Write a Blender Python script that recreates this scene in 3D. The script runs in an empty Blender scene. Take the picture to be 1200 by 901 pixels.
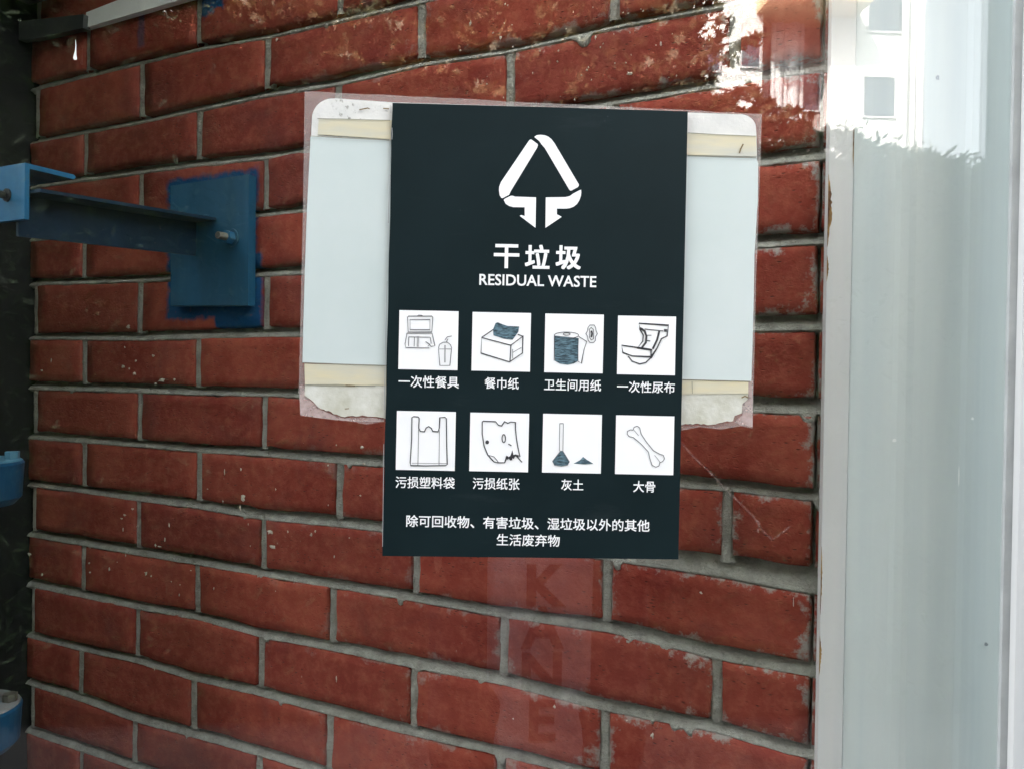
import bpy, bmesh, math, random
import numpy as np
from mathutils import Vector, Matrix
R = random.Random(7)
NR = np.random.RandomState(11)
SC = bpy.context.scene
COL = SC.collection
D2R = math.radians

# ------------------------------------------------------------------ camera
CAM = Vector((0, 0, 1.5)); F = 950.0; CX, CY = 600.0, 450.5
ROLL, PITCH = 0.0151, 0.0103
cr, sr, cp, sp = math.cos(ROLL), math.sin(ROLL), math.cos(PITCH), math.sin(PITCH)
y2 = Vector((0, -sp, -cp))
RIGHT = Vector((cr, 0, 0)) - sr * y2
DOWN = Vector((sr, 0, 0)) + cr * y2
FWD = Vector((0, cp, -sp))
cd = bpy.data.cameras.new('camera'); cam = bpy.data.objects.new('camera', cd); COL.objects.link(cam)
cd.sensor_width = 36; cd.lens = 36 * F / 1200; cd.clip_start = 0.01; cd.clip_end = 3000
m = Matrix((RIGHT, -DOWN, -FWD)).transposed().to_4x4(); m.translation = CAM
cam.matrix_world = m
SC.camera = cam

# ------------------------------------------------------------------ light
SUN_EL, SUN_AZ = D2R(46), D2R(-38)          # azimuth from +Y, negative = to the left
sun_dir = Vector((math.sin(SUN_AZ) * math.cos(SUN_EL), math.cos(SUN_AZ) * math.cos(SUN_EL), math.sin(SUN_EL)))
W = bpy.data.worlds.new('World'); SC.world = W; W.use_nodes = True
nt = W.node_tree; nt.nodes.clear()
sky = nt.nodes.new('ShaderNodeTexSky'); sky.sky_type = 'NISHITA'; sky.sun_disc = False
sky.sun_elevation = SUN_EL; sky.sun_rotation = SUN_AZ; sky.dust_density = 6.0; sky.air_density = 1.0; sky.ozone_density = 1.0
bg = nt.nodes.new('ShaderNodeBackground'); bg.inputs[1].default_value = 0.15
wo = nt.nodes.new('ShaderNodeOutputWorld')
hs = nt.nodes.new('ShaderNodeHueSaturation'); hs.inputs['Saturation'].default_value = 0.22   # thin bright overcast haze
nt.links.new(sky.outputs[0], hs.inputs['Color']); nt.links.new(hs.outputs[0], bg.inputs[0]); nt.links.new(bg.outputs[0], wo.inputs[0])
sl = bpy.data.lights.new('sun', 'SUN'); sl.energy = 4.5; sl.angle = D2R(0.5); sl.color = (1, 0.95, 0.88)
so = bpy.data.objects.new('sun', sl); COL.objects.link(so)
so.rotation_euler = sun_dir.to_track_quat('Z', 'Y').to_euler()
SC.view_settings.view_transform = 'Standard'; SC.view_settings.look = 'None'
SC.view_settings.gamma = 1; SC.view_settings.exposure = 3.7
SC.render.engine = 'CYCLES'; SC.cycles.use_denoising = True
SC.cycles.max_bounces = 10; SC.cycles.transparent_max_bounces = 24

# ------------------------------------------------------------------ helpers
def link(o, parent=None):
    COL.objects.link(o)
    if parent is not None: o.parent = parent
    return o
def tag(o, label=None, cat=None, group=None, kind=None):
    if label: o['label'] = label
    if cat: o['category'] = cat
    if group: o['group'] = group
    if kind: o['kind'] = kind
    return o
def empty(name, loc=(0, 0, 0), rz=0, parent=None):
    o = bpy.data.objects.new(name, None); link(o, parent); o.location = loc; o.rotation_euler = (0, 0, rz)
    o.empty_display_size = 0.05
    return o
def mesh(name, verts, faces, material=None, parent=None, smooth=False):
    me = bpy.data.meshes.new(name); me.from_pydata([tuple(v) for v in verts], [], faces); me.update()
    if smooth: me.polygons.foreach_set('use_smooth', [True] * len(me.polygons))
    o = bpy.data.objects.new(name, me); link(o, parent)
    if material: me.materials.append(material)
    return o
def bmobj(name, bm, material=None, parent=None, smooth=False, bevel=0, seg=2):
    if bevel:
        bmesh.ops.bevel(bm, geom=[e for e in bm.edges if len(e.link_faces) == 2 and e.calc_face_angle(0) > 0.6], offset=bevel, segments=seg, affect='EDGES', profile=0.5)
    bmesh.ops.recalc_face_normals(bm, faces=bm.faces)
    me = bpy.data.meshes.new(name); bm.to_mesh(me); bm.free()
    if smooth: me.polygons.foreach_set('use_smooth', [True] * len(me.polygons))
    o = bpy.data.objects.new(name, me); link(o, parent)
    if material: me.materials.append(material)
    return o
def box(bm, x0, x1, y0, y1, z0, z1):
    vs = [bm.verts.new(p) for p in ((x0,y0,z0),(x1,y0,z0),(x1,y1,z0),(x0,y1,z0),(x0,y0,z1),(x1,y0,z1),(x1,y1,z1),(x0,y1,z1))]
    for f in ((0,3,2,1),(4,5,6,7),(0,1,5,4),(1,2,6,5),(2,3,7,6),(3,0,4,7)): bm.faces.new([vs[i] for i in f])
def boxo(name, x0, x1, y0, y1, z0, z1, material, parent=None, bevel=0):
    bm = bmesh.new(); box(bm, x0, x1, y0, y1, z0, z1)
    return bmobj(name, bm, material, parent, bevel=bevel)
def tube(bm, a, b, r0, r1=None, n=12, cap=True):
    a, b = Vector(a), Vector(b); r1 = r0 if r1 is None else r1
    d = (b - a).normalized(); s = d.orthogonal().normalized(); t = d.cross(s)
    A = [bm.verts.new(a + (s * math.cos(2*math.pi*i/n) + t * math.sin(2*math.pi*i/n)) * r0) for i in range(n)]
    B = [bm.verts.new(b + (s * math.cos(2*math.pi*i/n) + t * math.sin(2*math.pi*i/n)) * r1) for i in range(n)]
    for i in range(n): bm.faces.new((A[i], A[(i+1) % n], B[(i+1) % n], B[i]))
    if cap: bm.faces.new(A[::-1]); bm.faces.new(B)
def prism(pts, y0, y1):
    """closed outline in x,z extruded between y0 and y1"""
    bm = bmesh.new()
    a = [bm.verts.new((x, y0, z)) for x, z in pts]; b = [bm.verts.new((x, y1, z)) for x, z in pts]
    n = len(pts)
    bm.faces.new(a); bm.faces.new(b[::-1])
    for i in range(n): bm.faces.new((a[i], b[i], b[(i+1) % n], a[(i+1) % n]))
    return bm

# ------------------------------------------------------------------ materials
class N:
    def __init__(s, name):
        s.m = bpy.data.materials.new(name); s.m.use_nodes = True; s.t = s.m.node_tree
        s.b = s.t.nodes['Principled BSDF']; s.o = s.t.nodes['Material Output']
    def n(s, typ, **kw):
        x = s.t.nodes.new(typ)
        for k, v in kw.items():
            if k == 'op': x.operation = v
            elif hasattr(x, k): setattr(x, k, v)
        return x
    def l(s, a, b): s.t.links.new(a, b)
    def val(s, sock, v):
        if hasattr(v, 'is_output') or isinstance(v, bpy.types.NodeSocket): s.l(v, sock)
        elif isinstance(v, (tuple, list)) and len(v) == 3 and sock.type == 'RGBA': sock.default_value = (*v, 1)
        else: sock.default_value = v
    def math(s, op, a, b=0.0, clamp=False):
        x = s.n('ShaderNodeMath', op=op); x.use_clamp = clamp; s.val(x.inputs[0], a); s.val(x.inputs[1], b); return x.outputs[0]
    def mix(s, f, a, b):
        x = s.n('ShaderNodeMix', data_type='RGBA'); s.val(x.inputs[0], f); s.val(x.inputs[6], a); s.val(x.inputs[7], b); return x.outputs[2]
    def ramp(s, f, lo, hi):
        x = s.n('ShaderNodeMapRange'); s.val(x.inputs[0], f); x.inputs[1].default_value = lo; x.inputs[2].default_value = hi; return x.outputs[0]
    def noise(s, scale, vec=None, detail=4, rough=0.6, dist=0.0):
        x = s.n('ShaderNodeTexNoise'); x.inputs['Scale'].default_value = scale; x.inputs['Detail'].default_value = detail
        x.inputs['Roughness'].default_value = rough; x.inputs['Distortion'].default_value = dist
        if vec is not None: s.l(vec, x.inputs['Vector'])
        return x.outputs['Fac']
    def coords(s, obj=None, scale=(1, 1, 1)):
        tc = s.n('ShaderNodeTexCoord')
        if obj: tc.object = obj
        mp = s.n('ShaderNodeMapping'); mp.inputs['Scale'].default_value = scale; s.l(tc.outputs['Object'], mp.inputs[0]); return mp.outputs[0]
    def bump(s, h, strength=0.3, dist=0.002):
        x = s.n('ShaderNodeBump'); x.inputs['Strength'].default_value = strength; x.inputs['Distance'].default_value = dist
        s.l(h, x.inputs['Height']); s.l(x.outputs[0], s.b.inputs['Normal'])
    def rough(s, v): s.val(s.b.inputs['Roughness'], v)
    def color(s, v): s.val(s.b.inputs['Base Color'], v)
def plain(name, c, rough=0.6, metal=0, var=0.12, scale=30, bump=0.1, c2=None, spec=0.5):
    k = N(name); v = k.coords()
    nz = k.noise(scale, v)
    a = tuple(x * (1 - var) for x in c); b = tuple(min(1, x * (1 + var)) for x in c) if c2 is None else c2
    k.color(k.mix(k.ramp(nz, 0.3, 0.7), a, b)); k.rough(rough); k.b.inputs['Metallic'].default_value = metal
    k.b.inputs['Specular IOR Level'].default_value = spec
    if bump: k.bump(k.noise(scale * 4, v), bump, 0.001)
    return k.m

# ------------------------------------------------------------------ wall frame (fitted to the courses of the photograph)
WA, WX, WY, WZ, WL = 0.4744, -9.6335, -6.6677, 16.3298, 3.0727
H = 0.25 / WL                                   # course height
HB = 0.125                                      # half a brick
wall = empty('brick_wall', (WX * H, WZ * H, 1.5 - WY * H), -WA)
tag(wall, 'red brick wall with grey mortar running away behind the glass', 'wall')
wx = Vector((math.cos(WA), -math.sin(WA), 0)); wy = Vector((math.sin(WA), math.cos(WA), 0)); WO = Vector(wall.location)
def ray(px, py): return (FWD + RIGHT * ((px - CX) / F) + DOWN * ((py - CY) / F))
def Wp(px, py, off=0.0):
    """point of the wall plane (moved off metres towards the viewer) seen at a pixel, in wall coordinates x, z"""
    d = ray(px, py); p0 = WO - wy * off
    t = (p0 - CAM).dot(wy) / d.dot(wy); p = CAM + d * t - WO
    return p.dot(wx), p.z

# glass plane
GB = D2R(1.8); GD = 0.70
gx = Vector((math.cos(GB), math.sin(GB), 0)); gn = Vector((math.sin(GB), -math.cos(GB), 0)); GO = Vector((0, GD, 1.5))
def S(px, py, off=0.0):
    d = ray(px, py); p0 = GO + gn * off
    t = (p0 - CAM).dot(gn) / d.dot(gn); p = CAM + d * t - GO
    return p.dot(gx), p.z
def refl(px, py, Y):
    """world point that is seen mirrored in the pane at a pixel, lying on the plane y = Y behind the viewer"""
    d = ray(px, py); t = (GO - CAM).dot(gn) / d.dot(gn); p = CAM + d * t
    r = d - 2 * d.dot(gn) * gn
    return p + r * ((Y - p.y) / r.y)

# ------------------------------------------------------------------ brick wall
def brick_material():
    k = N('brick_clay'); v = k.coords(wall)
    oi = k.n('ShaderNodeObjectInfo').outputs['Random']
    big = k.noise(9, v, 3); mid = k.noise(60, v, 5, 0.7)
    base = k.mix(k.ramp(big, 0.35, 0.65), (0.205, 0.031, 0.021), (0.315, 0.068, 0.043))
    base = k.mix(k.math('MULTIPLY', oi, 0.75), base, (0.165, 0.030, 0.024))
    base = k.mix(k.math('MULTIPLY', k.ramp(mid, 0.45, 0.75), 0.45), base, (0.40, 0.13, 0.08))
    # dark purplish burnt patches
    burnt = k.ramp(k.noise(6.5, v, 4, 0.6, 0.6), 0.56, 0.72)
    base = k.mix(k.math('MULTIPLY', burnt, 0.6), base, (0.12, 0.035, 0.034))
    # fine horizontal drag marks and pits
    vs = k.coords(wall, (1, 1, 3.2)); pit = k.n('ShaderNodeTexVoronoi'); pit.inputs['Scale'].default_value = 85; k.l(vs, pit.inputs['Vector'])
    pitm = k.math('MULTIPLY', k.ramp(pit.outputs['Distance'], 0.22, 0.10), k.ramp(k.noise(22, v), 0.44, 0.56))
    base = k.mix(k.math('MULTIPLY', pitm, 0.75), base, (0.05, 0.022, 0.02))
    # cement haze near the joints
    at = k.n('ShaderNodeAttribute', attribute_name='edge'); e = at.outputs['Fac']
    sm = k.ramp(k.math('ADD', k.math('MULTIPLY', e, 0.26), k.math('MULTIPLY', k.noise(26, v, 6, 0.75), 0.95)), 0.71, 0.80)
    sep = k.n('ShaderNodeSeparateXYZ'); k.l(v, sep.inputs[0]); X = sep.outputs[0]; Z = sep.outputs[2]
    right = k.math('MULTIPLY', k.ramp(X, 0.50, 1.15), 0.9)
    sm = k.math('MULTIPLY', sm, k.math('ADD', right, 0.08))
    base = k.mix(sm, base, (0.30, 0.275, 0.25))
    # pale specks of old paint, thicker in patches
    sp_ = k.n('ShaderNodeTexVoronoi'); sp_.inputs['Scale'].default_value = 170; k.l(k.coords(wall, (1, 1, 0.6)), sp_.inputs['Vector'])
    dots = k.math('MULTIPLY', k.ramp(sp_.outputs['Distance'], 0.19, 0.12), k.ramp(k.noise(10, v, 3), 0.66, 0.74))
    base = k.mix(k.math('MULTIPLY', dots, 0.7), base, (0.62, 0.50, 0.42))
    # blue overspray round the bracket plate and runs from above
    def rect(x0, x1, z0, z1, soft, wob=0.012):
        n1 = k.math('MULTIPLY', k.math('SUBTRACT', k.noise(38, v, 4), 0.5), wob * 3)
        xx = k.math('ADD', X, n1); zz = k.math('ADD', Z, n1)
        a = k.math('MULTIPLY', k.ramp(xx, x0 - soft, x0 + soft), k.ramp(xx, x1 + soft, x1 - soft))
        b = k.math('MULTIPLY', k.ramp(zz, z0 - soft, z0 + soft), k.ramp(zz, z1 + soft, z1 - soft))
        return k.math('MULTIPLY', a, b)
    p0 = Wp(197, 206); p1 = Wp(299, 371)
    mk = rect(p0[0], p1[0], p1[1], p0[1] - 0.008, 0.004, 0.010)
    q0 = Wp(252, 300); q1 = Wp(306, 387)
    mk = k.math('MAXIMUM', mk, rect(q0[0], q1[0], q1[1], q0[1], 0.003, 0.004))
    q0 = Wp(233, -25); q1 = Wp(262, 12)
    mk = k.math('MAXIMUM', mk, rect(q0[0], q1[0], q1[1], q0[1], 0.004, 0.02))
    q0 = Wp(162, 15); q1 = Wp(169, 55)
    mk = k.math('MAXIMUM', mk, k.math('MULTIPLY', rect(q0[0], q1[0], q1[1], q0[1], 0.003, 0.004), 0.5))
    base = k.mix(k.math('MULTIPLY', mk, k.ramp(mid, 0.22, 0.40)), base, (0.005, 0.055, 0.15))
    k.color(base); k.rough(0.92); k.b.inputs['Specular IOR Level'].default_value = 0.08
    hgt = k.math('SUBTRACT', k.math('ADD', mid, k.math('MULTIPLY', k.noise(240, v, 3), 0.5)), k.math('MULTIPLY', pitm, 1.2))
    k.bump(hgt, 0.55, 0.0018)
    return k.m
def mortar_material():
    k = N('mortar'); v = k.coords(wall)
    n1 = k.noise(45, v, 6, 0.7); n2 = k.noise(300, v, 3, 0.7)
    c = k.mix(k.ramp(n1, 0.35, 0.7), (0.32, 0.31, 0.27), (0.56, 0.545, 0.48))
    c = k.mix(k.math('MULTIPLY', k.ramp(k.noise(9, v, 3), 0.55, 0.7), 0.35), c, (0.20, 0.185, 0.15))
    c = k.mix(k.math('MULTIPLY', k.ramp(k.noise(150, v, 6, 0.8), 0.58, 0.68), 0.55), c, (0.07, 0.065, 0.055))
    k.color(c); k.rough(0.95); k.b.inputs['Specular IOR Level'].default_value = 0.05
    k.bump(k.math('ADD', n2, k.math('ADD', n1, k.math('MULTIPLY', k.noise(130, v, 6, .8), 1.5))), 1.0, 0.0045)
    return k.m
M_brick = brick_material(); M_mortar = mortar_material()

beds_px = {1:[(232,54),(313,40)],2:[(165,140),(232,125),(312,107),(395,94),(447,82),(492,71),(597,56),(700,32),(720,27)],
3:[(99,207),(165,198),(229,190),(312,181),(725,115),(870,90),(910,82)],4:[(307,249),(923,182)],5:[(40,330),(160,326),(312,318),(923,280)],
6:[(40,394),(160,394),(267,390),(923,378)],7:[(97,453),(162,455),(231,457.5),(923,475)],
8:[(97,514),(162,519),(232,525),(309,529),(396,536.6),(852,568),(923,577)],9:[(97,573),(162,582),(230,590),(309,603),(396,611),(852,664),(923,677)],
10:[(97,634),(162,645),(230,656),(307.5,670),(388.6,683.5),(487,699),(590,717),(710.6,732.7),(839.5,764.5),(923,780)],
11:[(95,695),(160,709),(230,721),(306,742),(388,756),(484,776),(590,795),(705,825),(839,851),(923,877)],
12:[(95,758.5),(160,772),(226,792),(303,809),(385.7,831),(484,856),(589,880)],13:[(92.5,816),(156,840),(225,858),(302,880)],14:[(87.5,873),(155,896)]}
heads_px = [(162,493),(161,613),(160,741),(162,360),(164,221),(156,868),(309,490),(307.5,654),(304.6,776),(311,357),(311,210),(312,72),
(487,672),(484,814),(492.5,45),(710.6,692),(707.7,866),(720,12),(97,544),(96,665),(93,786),(97,422),(97,309),(99,189),
(232,554),(230,690),(225,826),(231,422),(232,150),(232,22),(396.5,573),(388.6,721),(385,866),(395,105),(397,7),(590,756),(597,92),(852,620),(839.5,802)]
bed_fix = {}
for kx, lst in beds_px.items():
    pts = sorted((Wp(*p)[0], Wp(*p)[1] + kx * H) for p in lst)
    bed_fix[kx] = ([p[0] for p in pts], [p[1] for p in pts])
def bed(kx, x):
    z = -kx * H + 0.0012 * math.sin(kx * 2.3 + x * 5)
    if kx in bed_fix: z = -kx * H + float(np.interp(x, *bed_fix[kx])) * 0.95
    return z
head_fix = {}
for p in heads_px:
    x, z = Wp(*p); r = int(math.floor(-z / H)); c = round(x / HB); head_fix[(r, c)] = x
def head(r, c): return head_fix.get((r, c), c * HB + 0.002 * math.sin(r * 3.1 + c * 1.7))
def bed_th(kx, x):
    t = 0.0125 + 0.0015 * math.sin(kx * 1.9 + x * 7)
    if kx == 9: t += 0.011 * max(0, min(1, (x - 0.9) / 0.25))
    if kx in (4, 5, 6, 7): t += 0.0025 * max(0, min(1, (x - 0.9) / 0.2))
    return t
XEND = 9.66 * HB
def brick_mesh(r, x0, x1, y0, nx, nz=5, z_gap=(None, None)):
    """front face as a grid with a worn, uneven outline; returns verts, faces, edge values"""
    V, E, Fc = [], [], []
    seed = R.random() * 100
    tilt = R.uniform(-0.0012, 0.0012); tx = R.uniform(-0.0012, 0.0012)
    us = [0.0, 0.012] + [i / nx for i in range(1, nx)] + [0.988, 1.0]
    ws = [0.0, 0.035] + [i / nz for i in range(1, nz)] + [0.965, 1.0]
    for j, w in enumerate(ws):
        for i, u in enumerate(us):
            x = x0 + (x1 - x0) * u
            zb = bed(r + 1, x) + bed_th(r + 1, x) / 2; zt = bed(r, x) - bed_th(r, x) / 2
            z = zb + (zt - zb) * w
            dx = min(u, 1 - u) * (x1 - x0); dz = min(w, 1 - w) * (zt - zb); d = min(dx, dz)
            rim = (i in (0, len(us) - 1)) or (j in (0, len(ws) - 1))
            y = y0 + tilt * (w - .5) * 2 + tx * (u - .5) * 2 + 0.0007 * math.sin(x * 90 + seed) * math.sin(z * 130 + seed)
            if rim:
                y += 0.0028
                if i in (0, len(us)-1): x += R.uniform(-0.0010, 0.0010)
                if j in (0, len(ws)-1): z += R.uniform(-0.0011, 0.0011)
                if R.random() < 0.05: y += 0.003
            if rim and R.random() < .10: z += (R.uniform(.001, .0035) * (1 if w < .5 else -1)) if j in (0, len(ws)-1) else 0; y += .002
            V.append((x, y, z)); E.append(max(0.0, 1 - d / 0.022))
    nu = len(us)
    for j in range(len(ws) - 1):
        for i in range(nu - 1): Fc.append((j*nu+i, j*nu+i+1, (j+1)*nu+i+1, (j+1)*nu+i))
    ring = [i for i in range(nu)] + [j*nu+nu-1 for j in range(1, len(ws))] + [(len(ws)-1)*nu+i for i in range(nu-2, -1, -1)] + [j*nu for j in range(len(ws)-2, 0, -1)]
    base = len(V)
    for q in ring: V.append((V[q][0], 0.09, V[q][2])); E.append(1)
    n = len(ring)
    for a in range(n): Fc.append((ring[(a+1) % n], ring[a], base+a, base+(a+1) % n))
    return V, E, Fc
def place_brick(r, x0, x1, nx, y0=None):
    y0 = R.uniform(-0.0012, 0.0012) if y0 is None else y0
    V, E, Fc = brick_mesh(r, x0, x1, y0, nx)
    cx = sum(v[0] for v in V) / len(V); cz = sum(v[2] for v in V) / len(V)
    o = mesh('brick', [(v[0]-cx, v[1], v[2]-cz) for v in V], Fc, M_brick, wall); o.location = (cx, 0, cz)
    at = o.data.attributes.new('edge', 'FLOAT', 'POINT'); at.data.foreach_set('value', E)
    o.data.polygons.foreach_set('use_smooth', [True] * len(Fc))
J = 0.0055
for r in range(-2, 16):
    par = 0 if r % 2 else 1
    cuts = [c for c in range(0, 10) if c % 2 == par]
    xs = []
    if par == 1: xs.append((-0.012, head(r, 1) - J))
    for a in cuts:
        b = a + 2
        x0 = (head(r, a) + J) if a > 0 else 0.007
        x1 = head(r, b) - J if b <= 9 else XEND - R.uniform(0, 0.0015)
        if x1 - x0 > 0.01: xs.append((x0, x1))
    for x0, x1 in xs: place_brick(r, x0, x1, max(4, int((x1 - x0) / 0.025)))
    place_brick(r, XEND + 0.0028, XEND + 0.0125, 3, y0=0.0035)
# the courses above and below the picture, joined
def rest_courses(r0, r1):
    V, Fc, E = [], [], []
    for r in range(r0, r1):
        par = 0 if r % 2 else 1
        for a in range(par - 2, 12, 2):
            x0 = max(-0.012, a * HB + J); x1 = min(XEND + 0.01, (a + 2) * HB - J)
            if x1 - x0 < 0.02: continue
            v, e, f = brick_mesh(r, x0, x1, R.uniform(-.001, .001), 4, 2)
            b = len(V); V += v; E += e; Fc += [tuple(i + b for i in q) for q in f]
    o = mesh('brick_courses', V, Fc, M_brick, wall, True); o['kind'] = 'stuff'
    at = o.data.attributes.new('edge', 'FLOAT', 'POINT'); at.data.foreach_set('value', E)
rest_courses(-12, -2); rest_courses(16, 25)
# mortar: raked bed joints (deep at the top, nearly flush below) and upright joints
def mortar():
    V, Fc = [], []
    def strip(pts_rows):
        b = len(V); n = len(pts_rows[0])
        for row in pts_rows: V.extend(row)
        for i in range(len(pts_rows) - 1):
            for j in range(n - 1):
                Fc.append((b+i*n+j, b+(i+1)*n+j, b+(i+1)*n+j+1, b+i*n+j+1))
    nz = lambda x, s: (math.sin(x*71+s)+math.sin(x*173+s*2.1)+math.sin(x*397+s*.7)*.7+math.sin(x*911+s*3)*.4)/3.1
    for kx in range(-12, 26):
        rows = []; X0, X1 = -0.03, XEND + 0.012
        n = 420 if -2 <= kx <= 16 else 60
        for i in range(n + 1):
            x = X0 + (X1 - X0) * i / n; z = bed(kx, x); t = bed_th(kx, x); s = kx * 5.3
            right = max(0, min(1, (x - 0.35) / 0.6))
            lump = max(0, nz(x * 0.33, s) - 0.74 + 0.20 * right) * 0.030 * (0.3 + right)
            lump = min(lump, 0.011)
            lip = 0.0012 + 0.0008 * nz(x, s+1)
            rows.append([(x, 0.017, z + t/2 + 0.004), (x, 0.0150 + 0.001*nz(x, s+4), z + t*0.40),
                         (x, 0.0120 + 0.0012*nz(x, s+3), z + t*(0.12 + .08*nz(x, s+9))), (x, 0.0045 + 0.0010*nz(x, s+2), z - t*(.12 - .08*nz(x, s+8))),
                         (x, lip, z - t*0.40), (x, 0.0006 - (0.0018 if lump > 0.0015 else 0), z - t/2 - lump*0.55 - 0.0008*nz(x, s+6)),
                         (x, 0.004 if lump < 0.0015 else -0.0006, z - t/2 - 0.0016 - lump - 0.001*nz(x, s+7)), (x, 0.008, z - t/2 - 0.004 - lump)])
        strip(rows)
    for r in range(-12, 25):
        par = 0 if r % 2 else 1
        for c in [c for c in range(0, 10) if c % 2 == par]:
            xc = head(r, c); rows = []; s = r * 2.7 + c; m_ = 34
            for i in range(m_ + 1):
                zt = bed(r, xc) - 0.004; zb = bed(r + 1, xc) + 0.004; z = zt + (zb - zt) * i / m_
                w = 0.0064 + 0.0011 * nz(z, s)
                rows.append([(xc - w - .003, 0.010, z), (xc - w, 0.0042, z), (xc - w*0.4 + .001*nz(z, s+1), 0.0022 + 0.0010*nz(z, s+5), z), (xc + w*0.4, 0.0026 + 0.0010*nz(z, s+2), z), (xc + w + .0005*nz(z, s+3), 0.0044, z), (xc + w + .003, 0.010, z)])
            strip(rows)
    o = mesh('mortar', V, Fc, M_mortar, wall, True)
    return o
mortar()
boxo('wall_core', -0.03, XEND + 0.010, 0.018, 0.20, -25.0*H, 12.0*H, M_mortar, wall)
# cement lumps near the right-hand end and old flecks of pale paint lying on the bricks
M_fleck = plain('pale_paint_flecks', (0.50, 0.42, 0.34), 0.8, var=0.3, scale=200)
def blob_on_wall(lst, name, material, parent, proud=0.0016):
    V, Fc = [], []
    for px, py, w, h in lst:
        n = 9; x0, z0 = Wp(px, py); s = (Wp(px + 1, py)[0] - x0), (z0 - Wp(px, py + 1)[1])
        b = len(V); V.append((x0, -proud - .0006, z0)); ph = R.random() * 6
        for i in range(n):
            a = 2 * math.pi * i / n; q = 0.35 + 0.65 * R.random()
            V.append((x0 + math.cos(a) * w / 2 * s[0] * q, -proud + .0004, z0 + math.sin(a) * h / 2 * s[1] * q))
        m_ = len(V); 
        for i in range(n): Fc.append((b, b + 1 + i, b + 1 + (i + 1) % n))
    o = mesh(name, V, Fc, material, parent); o['kind'] = 'stuff'; return o
fl = [(325,47,4,6),(158,438,7,5),(145,430,5,5),(152,432,4,5),(190,446,12,6),(183,450,5,4),(180,417,5,4),(160,423,3,3),(205,445,5,3),(50,434,6,3),(61,422,2,9),(147,407,2,3),(151,383,7,5),
      (285,583,9,9),(282,595,3,9),(264,552,2,11),(283,550,3,5),(262,587,2,5),(35,649,6,5),(50,673,4,5),(162,616,4,4),(156,596,5,5),(147,603,6,3),(143,607,4,3),(145,620,2,6),(199,615,2,8),(188,640,6,3),(183,638,3,7),(194,632,2,6),
      (172,671,5,7),(178,674,3,4),(129,666,3,7),(105,659,4,4),(148,650,2,5),(106,641,4,3),(106,670,3,3),(317,623,11,8),(320,640,9,6),(338,622,3,5),(365,626,4,6),(370,622,3,4),(357,519,3,4),(395,521,2,3),(425,524,5,6),(427,543,6,4),(385,545,3,3),(423,580,3,3),(395,795,2,10),(182,783,2,5),
      (650,827,4,6),(602,841,3,3),(739,656,4,3),(735,843,4,2),(930,705,2,18),(822,694,5,4),(765,861,6,9),(660,48,5,4),(698,45,4,6),(725,33,5,4),(738,87,9,6),(775,52,3,8),(540,60,4,3),(552,28,3,8),(587,45,4,6),(690,80,3,4),(875,60,3,3),(655,60,3,3)]
for _ in range(60): fl.append((R.uniform(560, 860), R.uniform(5, 120), R.uniform(1.5, 3.5), R.uniform(1.5, 4)))
for _ in range(16): fl.append((R.uniform(130, 420), R.uniform(570, 700), R.uniform(1.2, 2.6), R.uniform(1.5, 5)))
blob_on_wall([f for f in fl if f[2] > 0], 'paint_flecks', M_fleck, wall)

# ------------------------------------------------------------------ blue steel bracket on the wall
def painted(name, c, rough=0.45, worn=(0.16, 0.12, 0.09), amount=0.5, streak=True):
    k = N(name); v = k.coords(); vs = k.coords(scale=(1, 1, 0.15))
    c2 = tuple(min(1, x * 1.5 + 0.002) for x in c); k.b.inputs['Specular IOR Level'].default_value = 0.2
    col = k.mix(k.ramp(k.noise(18, vs if streak else v, 5), 0.35, 0.7), c, c2)
    chip = k.ramp(k.noise(60, v, 6, 0.75), 0.68, 0.71)
    col = k.mix(k.math('MULTIPLY', chip, amount), col, worn)
    k.color(col); k.rough(k.math('ADD', k.math('MULTIPLY', k.noise(50, v), 0.3), rough - 0.1)); k.bump(k.noise(90, v, 5), 0.25, 0.001)
    return k.m
M_blue = painted('blue_gloss_paint', (0.0025, 0.016, 0.034), 0.55); M_bluel = painted('light_blue_paint', (0.010, 0.085, 0.17), 0.45)
M_blueg = painted('grey_blue_paint', (0.0065, 0.055, 0.105), 0.5)
M_bolt = plain('galvanised_bolt', (0.13, 0.12, 0.10), 0.55, 0.6, 0.25, 60)
br = empty('wall_bracket', tuple(WO), -WA)
tag(br, 'blue painted steel arm bracket bolted to the brick wall by a square plate', 'bracket')
tl = Wp(200, 218, .016); tr = Wp(291.5, 204.7, .016); brr = Wp(290.7, 358.5, .016); bl = Wp(200, 358.5, .016)
bm = prism([tl, tr, brr, bl], -0.016, -0.003); bmobj('mounting_plate', bm, M_blueg, br, bevel=0.0012)
ax = 0.385; zt, zb = 0.212 - 0.543, 0.162 - 0.543
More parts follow.
